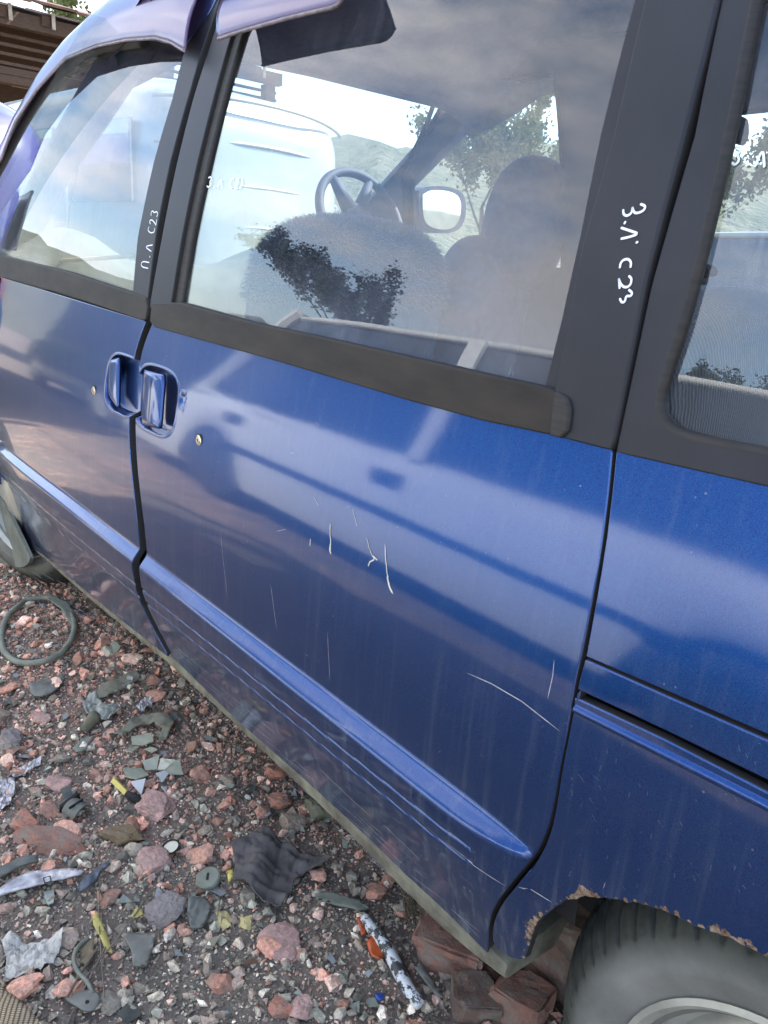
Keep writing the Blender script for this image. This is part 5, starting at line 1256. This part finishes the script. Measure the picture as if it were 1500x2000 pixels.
rock('red_stone', 545, 1572, (.05, .03, .028), M['red'], 'jagged red stone left of the mossy stone', 'stone', 43, .8)
rock('red_stone', 762, 1720, (.030, .03, .02), M['red'], 'square red stone against the sill above the white bar', 'stone', 44)
rock('white_stone', 485, 1560, (.014, .012, .01), M['paper'], 'tiny white chip among red stones', 'stone', 45)
for i, (x, y, s_) in enumerate(((28, 1780, .026), (70, 1770, .022), (42, 1812, .036), (212, 1866, .030), (266, 1882, .034), (292, 1910, .03), (300, 1916, .03), (470, 1640, .04), (440, 1610, .045))):
    pass

# hose / rubber ring at left
hose = [(50, 1172), (95, 1165), (128, 1180), (146, 1210), (145, 1240), (128, 1270), (100, 1288), (60, 1297), (25, 1292), (4, 1268), (2, 1235), (12, 1205), (40, 1180), (55, 1168)]
m = MB(); m.tube([gpt(x, y, .017) for x, y in smooth_poly(hose, 3)], .009, 8); tag(m.build('rubber_hose', M['rubberg'], None, True), 'grey green rubber hose loop lying beside the front wheel', 'hose')
sheet('hose_flap', [(95, 1160), (135, 1180), (150, 1215), (140, 1222), (118, 1190), (92, 1172)], .022, M['rubberg'], 'flattened rubber strip on the hose loop', 'rubber strip', .002, .004, 12)
# black rag
sheet('black_rag', [(452, 1662), (500, 1640), (515, 1618), (545, 1650), (590, 1672), (640, 1690), (648, 1697), (600, 1708), (575, 1725), (570, 1752), (548, 1780), (522, 1786), (500, 1762), (478, 1738), (452, 1732), (460, 1700)], .012, M['cloth'], 'dark grey crumpled rag near the middle of the ground', 'rag', .0018, .006, 22, .0035, lift=lambda dx, dy: .040*abs(noise.noise(Vector((dx*13+dy*9, dy*5, 2.2))))+.022*abs(noise.noise(Vector((dx*8, dy*34-dx*14, 5.1)))), seed=2.3)
# flaked white curved bar
bar = [(712, 1792), (722, 1808), (740, 1830), (756, 1852), (772, 1882), (786, 1912), (800, 1936), (822, 1964)]
P = [gpt(x, y, .018) for x, y in smooth_poly(bar, 2)]
m = MB(); m.tube(P, [.0065]+[.009+.0025*math.sin(3.1*i/len(P)) for i in range(len(P)-2)]+[.007], 12); tag(m.build('trim_bar', M['chip'], None, True), 'curved bar with flaked white paint lying diagonally by the sill', 'trim bar')
sheet('grey_plate', [(808, 1886), (826, 1884), (868, 1956), (850, 1948)], .020, M['greyp'], 'thin flat grey plastic strip right of the flaked white bar', 'plastic piece', .002)
sheet('orange_lens', [(725, 1832), (745, 1845), (752, 1862), (742, 1878), (725, 1868), (716, 1845)], .012, M['orange'], 'broken orange lens fragment under the white bar', 'plastic piece', .003, .006, 30)
sheet('orange_strip', [(697, 1797), (703, 1796), (714, 1826), (706, 1829)], .012, M['orange'], 'narrow orange plastic strip above the lens fragment', 'plastic piece', .004)
sheet('rubber_strip', [(619, 1750), (640, 1744), (700, 1762), (722, 1778), (700, 1780), (618, 1762)], .010, M['rubberg'], 'dark green grey rubber strip touching the white bar', 'rubber strip', .004, .004, 10)
sheet('blue_chip', [(732, 1942), (752, 1944), (744, 1958), (735, 1955)], .010, mat_simple('blue_chip', (.03, .08, .35), rough=.4), 'small blue plastic chip at the bottom', 'plastic piece', .003)
# plastic cap with a slot, and the piece below it
c = gpt(407, 1716, .014); cap = empty('slotted_plug', c-Vector((0, 0, .014)), 'round dark green plastic cap with a slot', 'cap')
tl = Matrix.Rotation(.25, 3, 'X')
def tilted(m, c): m.V = [tuple(tl @ (Vector(v)-c)+c) for v in m.V]; return m
m = MB(); m.lathe([(.001, .006), (.021, .006), (.0235, .004), (.0235, -.004), (.019, -.007), (.001, -.007)], c, 'Z', 32); tilted(m, c).build('disc', M['rubberg'], cap, True, 35)
m = MB(); m.box(c+Vector((0, 0, .0065)), (.015, .0042, .0016), Matrix.Rotation(-.6, 4, 'Z')); tilted(m, c).build('slot', M['dark'], cap)
sheet('plastic_bracket', [(368, 1758), (398, 1756), (414, 1770), (405, 1800), (394, 1815), (372, 1815), (366, 1785)], .012, M['blackp'], 'dark plastic bracket below the round cap', 'plastic piece', .004, .008, 25, seed=4)
# black clip
clip = empty('plastic_clip', gpt(145, 1580), 'black ribbed plastic clip half buried left of the yellow piece', 'plastic clip')
c = gpt(150, 1578, .016)
m = MB(); m.lathe([(.024, -.02), (.026, 0), (.024, .02), (.021, .02), (.022, 0), (.021, -.02)], c-Vector((0, 0, .012)), 'X', 26, .3, 2.8); m.V = [tuple(Matrix.Rotation(.35, 3, 'Z') @ (Vector(v)-c)+c) for v in m.V]; m.build('shell', M['blackp'], clip, True, 40)
m = MB(); m.box(c+Vector((-.03, -.005, -.004)), (.010, .05, .018), Matrix.Rotation(.5, 4, 'Z'), .002); m.build('rim_edge', M['dark'], clip)
m = MB(); m.box(c+Vector((.004, -.002, .014)), (.003, .034, .005), Matrix.Rotation(.35, 4, 'Z')); m.build('rib', M['dark'], clip)
# yellow plug with black sleeve
a, b, d = gpt(222, 1524, .014), gpt(248, 1550, .014), gpt(276, 1566, .012); plug = empty('yellow_plug', (a.x, a.y, a.z-.014), 'yellow plastic plug with black threaded end', 'plug')
m = MB(); m.tube([a, b], .0075, 4); m.build('yellow_end', M['yplastic'], plug); m = MB(); m.tube([b, b.lerp(d, .5), d], [.007, .010, .009], 10); m.build('threaded_end', M['dark'], plug, True)
# wraps and foils
sheet('white_wrap', [(2, 1836), (18, 1826), (30, 1826), (44, 1840), (70, 1840), (95, 1834), (124, 1820), (120, 1850), (104, 1880), (70, 1890), (30, 1906), (8, 1905), (12, 1870)], .012, M['paper'], 'crumpled dirty white wrapper at lower left', 'wrapper', .0008, .014, 24, .0035, seed=1, smooth=False)
sheet('silver_foil', [(-25, 1530), (28, 1525), (30, 1545), (18, 1572), (-25, 1590)], .010, M['foil'], 'crumpled silver foil at the left edge', 'foil', .0006, .012, 30, .0035, seed=6, smooth=False)
sheet('silver_foil', [(20, 1512), (60, 1485), (82, 1478), (78, 1492), (50, 1512), (28, 1520)], .010, M['foil'], 'narrow silver foil scrap above the larger foil', 'foil', .0006, .010, 30, .0035, seed=7, smooth=False)
sheet('silver_foil', [(266, 1378), (282, 1362), (300, 1366), (296, 1380), (276, 1392)], .012, M['foil'], 'small crushed silver foil ball near the sill', 'foil', .0006, .014, 45, .003, seed=8, smooth=False)
# silver strip at the left
sp = empty('silver_strip', gpt(90, 1732), 'long dirty silver trim strip lying at the left edge', 'trim strip')
sheet('strip', [(-40, 1750), (0, 1738), (20, 1722), (60, 1706), (130, 1702), (165, 1704), (160, 1714), (110, 1724), (60, 1738), (0, 1752), (-40, 1764)], .014, M['foil'], None, None, .004, .006, 14, seed=3, parent=sp)
c = gpt(92, 1718, .024); m = MB(); m.tube([c+Vector(v) for v in ((-.008, -.004, 0), (.006, -.006, 0), (.008, .005, 0), (-.006, .007, 0))], .0012, 5, True); m.build('square_clip', M['dark'], sp)
sheet('dark_edge_strip', [(-30, 1710), (0, 1698), (40, 1680), (74, 1676), (76, 1686), (40, 1696), (0, 1716), (-30, 1730)], .016, M['blackp'], 'dark rubber edging above the silver strip', 'rubber strip', .004, .004, 10)
sheet('metal_bracket', [(150, 1738), (168, 1712), (190, 1698), (212, 1680), (216, 1688), (196, 1706), (190, 1722), (170, 1742), (156, 1748)], .016, mat_simple('blue_grey_metal', (.12, .14, .17), (.08, .09, .11), rough=.5, metallic=.4), 'small dark blue grey metal bracket touching the silver strip', 'bracket', .003, .006, 30)
# rubber and vinyl scraps
sheet('rubber_scrap', [(57, 1338), (80, 1334), (102, 1322), (128, 1318), (122, 1338), (104, 1354), (84, 1362), (60, 1360)], .012, M['greyp'], 'curved blue grey rubber scrap below the hose loop', 'rubber strip', .003, .006, 12, it=1)
sheet('vinyl_strip', [(186, 1360), (196, 1342), (230, 1328), (268, 1308), (276, 1325), (240, 1345), (205, 1362), (192, 1366)], .012, M['khaki'], 'khaki vinyl strip pointing to the sill', 'vinyl strip', .002, .006, 14)
sheet('pale_bag', [(162, 1376), (172, 1364), (190, 1360), (200, 1372), (228, 1376), (240, 1386), (220, 1400), (200, 1410), (185, 1398), (168, 1392)], .016, M['palebag'], 'pale grey plastic cup piece at the end of the khaki strip', 'plastic piece', .001, .018, 26, .004, seed=5)
a, b = gpt(186, 1398, .020), gpt(164, 1426, .016); m = MB(); m.tube([a, a.lerp(b, .25), a.lerp(b, .3), b], [.016, .016, .013, .012], 14); tag(m.build('bottle_neck', M['moss'], None, True), 'dark green threaded bottle neck below the pale cup piece', 'bottle neck')
sheet('vinyl_scrap', [(223, 1436), (245, 1420), (262, 1402), (285, 1396), (330, 1402), (342, 1408), (335, 1425), (322, 1446), (308, 1450), (318, 1425), (300, 1412), (275, 1418), (255, 1428), (238, 1442)], .016, M['khaki'], 'torn forked khaki vinyl scrap near the sill', 'vinyl scrap', .002, .010, 16, seed=9)
sheet('rubber_scrap', [(145, 1462), (158, 1448), (184, 1440), (170, 1462), (152, 1475)], .012, M['rubberg'], 'small grey green rubber scrap under the bottle neck', 'rubber strip', .003, .005, 14)
m = MB(); m.tube([gpt(x, y, .01) for x, y in smooth_poly([(342, 1405), (345, 1425), (365, 1450), (400, 1458), (440, 1455), (490, 1440)], 2)], .0009, 5); tag(m.build('thin_wire', M['khaki'], None, True), 'thin curved wire running from the vinyl scrap under the sill', 'wire')
# glass and plastic shards
for pts, mt, lab in (([(246, 1468), (262, 1458), (272, 1460), (258, 1474)], 'gshard', 'small curved glass shard, topmost of the shards'), ([(282, 1462), (296, 1460), (308, 1470), (296, 1474)], 'gshard', 'curled glass shard right of the topmost one'), ([(256, 1440), (296, 1436), (300, 1450), (280, 1458), (258, 1454)], 'gshard', 'wide dull green glass plate above the shards'),
                     ([(278, 1492), (312, 1482), (306, 1500), (284, 1502)], 'gshard', 'flat glass shard with bright edge in the shard cluster'), ([(314, 1484), (345, 1492), (322, 1504), (308, 1502)], 'gshard', 'middle right glass shard with bright edge'), ([(318, 1508), (350, 1490), (358, 1512), (330, 1512)], 'gshard', 'rightmost large glass shard'), ([(304, 1514), (322, 1510), (330, 1514), (318, 1526)], 'wsh', 'small whitish shard below the glass pieces'),
                     ([(255, 1532), (285, 1528), (276, 1550)], 'wsh', 'white triangular plastic shard above the pink stone'), ([(240, 1508), (275, 1500), (290, 1512), (268, 1524), (246, 1522)], 'gshard', 'broad dull glass shard at left of the cluster'), ([(315, 1540), (326, 1538), (324, 1550)], 'wsh', 'tiny white shard beside the pink stone'), ([(215, 1260), (225, 1258), (236, 1266), (226, 1274)], 'gshard', 'lone pale glass shard near the front door bottom')):
    sheet('glass_shard' if mt == 'gshard' else 'plastic_shard', pts, .014, M[mt], lab, 'shard', .003, res=.01, smooth=False, lift=(lambda k: (lambda dx, dy: k[0]*dx+k[1]*dy))((RN.uniform(-.35, .35), RN.uniform(-.35, .35))))
# grey flat pieces lower left
sheet('grey_fragment', [(242, 1832), (252, 1822), (262, 1826), (285, 1828), (305, 1826), (298, 1858), (286, 1888), (260, 1888), (256, 1858)], .014, M['greyp'], 'flat grey green plastic fragment with pointed corners', 'plastic piece', .003, .003, 12)
tg_ = empty('plastic_tag', gpt(168, 1962), 'grey round ended plastic tag with a hole and a thin arm', 'plastic tag')
hp = [gpt(168+26*math.cos(a)*(1 if math.cos(a) > -.4 else 1.5), 1958+20*math.sin(a), .016) for a in np.linspace(0, 2*math.pi, 22)[:-1]]
sheet('plate', [(126, 1952), (140, 1950), (152, 1938), (180, 1934), (196, 1946), (196, 1962), (182, 1978), (165, 1980), (148, 1968), (136, 1962)], .016, M['greyp'], None, None, .003, it=1, parent=tg_)
c = gpt(170, 1956, .021); m = MB(); m.lathe([(.0001, 0), (.0030, 0), (.0030, -.002)], c, 'Z', 14); m.build('hole', M['dark'], tg_)
m = MB(); m.tube([gpt(x, y, .016) for x, y in smooth_poly([(180, 1938), (172, 1918), (150, 1898), (142, 1870), (152, 1848), (172, 1832)], 2)], [.005]*3+[.004]*40 if False else .0038, 6); m.build('arm', M['rubberg'], tg_, True)
for pts, r, lab in (([(186, 1640), (196, 1700), (192, 1790), (200, 1900), (204, 1948)], .0012, 'long thin upright dry stalk at lower left'), ([(300, 1730), (262, 1790), (215, 1850), (150, 1930)], .0014, 'long dark twig crossing behind the yellow leaf'), ([(206, 1850), (170, 1920), (140, 1980), (128, 2010)], .0016, 'pale stalk running to the bottom edge'), ([(190, 1852), (160, 1895), (130, 1950)], .0018, 'short dark twig beside the plastic tag'), ([(555, 1632), (575, 1655), (585, 1665)], .0025, 'short grey stick above the black rag'), ([(430, 1754), (425, 1790)], .0012, 'tiny upright straw right of the cap')):
    m = MB(); m.tube([gpt(x, y, .016) for x, y in smooth_poly(pts, 2)], r, 5); tag(m.build('dry_stalk', M['twig'], None, True), lab, 'stalk')
sheet('yellow_leaf', [(181, 1788), (192, 1782), (200, 1805), (214, 1840), (220, 1860), (206, 1856), (192, 1825), (182, 1808)], .014, M['yellow'], 'long pointed yellow leaf crossed by a stalk', 'leaf', .0006, .005, 22)
sheet('yellow_leaf', [(255, 1790), (262, 1776), (275, 1771), (280, 1786), (266, 1792)], .014, M['yellow'], 'small pale yellow leaf left of the grey stone', 'leaf', .0006, .004, 25)
sheet('yellow_chip', [(443, 1704), (455, 1700), (456, 1715), (446, 1728)], .018, M['yplastic'], 'small bright yellow chip at the left end of the rag', 'plastic piece', .003)
rock('foam_crumb', 435, 1800, (.036, .022, .012), M['foam'], 'larger pale yellow foam crumb below the rag', 'foam', 51, -.2); rock('foam_crumb', 482, 1804, (.030, .022, .012), M['foam'], 'smaller yellow foam crumb right of the larger one', 'foam', 52)
sheet('leaf_litter', [(156, 1838), (184, 1834), (182, 1870), (170, 1890), (158, 1880)], .012, mat_simple('brown_leaf', (.20, .16, .09), (.14, .11, .07), rough=.9, scale=50), 'brown withered leaf beside the long stalk', 'leaf', .001, .006, 24)
# round clear lid
lid = empty('round_lid', gpt(333, 1655), 'small round clear lid with black rim', 'lid'); c = gpt(333, 1654, .016)
m = MB(); m.tube([c+tl @ Vector((.017*math.cos(a), .017*math.sin(a), 0)) for a in np.linspace(0, 2*math.pi, 28)[:-1]], .0016, 6, True); m.build('rim_ring', M['dark'], lid, True)
m = MB(); m.add([c+tl @ Vector((.0165*math.cos(a), .0165*math.sin(a), -.001)) for a in np.linspace(0, 2*math.pi, 28)[:-1]], [tuple(range(27))]); m.build('lid_disc', M['gshard'], lid)
# woven sack corner, bottom left
def mat_weave():
    m, nt, p, out = newmat('woven_sack'); K = nt.links.new; t = N(nt, 'ShaderNodeTexCoord'); mp_ = N(nt, 'ShaderNodeMapping'); mp_.inputs['Rotation'].default_value = (0, 0, .5); K(t.outputs['Object'], mp_.inputs[0])
    ws = []
    for d_ in ('X', 'Y'):
        w = N(nt, 'ShaderNodeTexWave', bands_direction=d_); w.inputs['Scale'].default_value = 110 if d_ == 'X' else 45; w.inputs['Distortion'].default_value = 1.2; K(mp_.outputs[0], w.inputs['Vector']); ws.append(w)
    mu = N(nt, 'ShaderNodeMath', operation='MULTIPLY'); K(ws[0].outputs[0], mu.inputs[0]); K(ws[1].outputs[0], mu.inputs[1])
    r = N(nt, 'ShaderNodeValToRGB'); r.color_ramp.elements[0].color = (.10, .06, .04, 1); r.color_ramp.elements[1].color = (.48, .40, .24, 1); r.color_ramp.elements[1].position = .5; K(mu.outputs[0], r.inputs[0]); K(r.outputs[0], p.inputs['Base Color']); setp(p, Roughness=.8); return m
sheet('woven_sack', [(-60, 1870), (0, 1922), (30, 1950), (62, 1980), (95, 2020), (60, 2090), (-100, 2060)], .05, mat_weave(), 'beige woven sack corner at the bottom left', 'sack', .002, .010, 8, .008, seed=3)
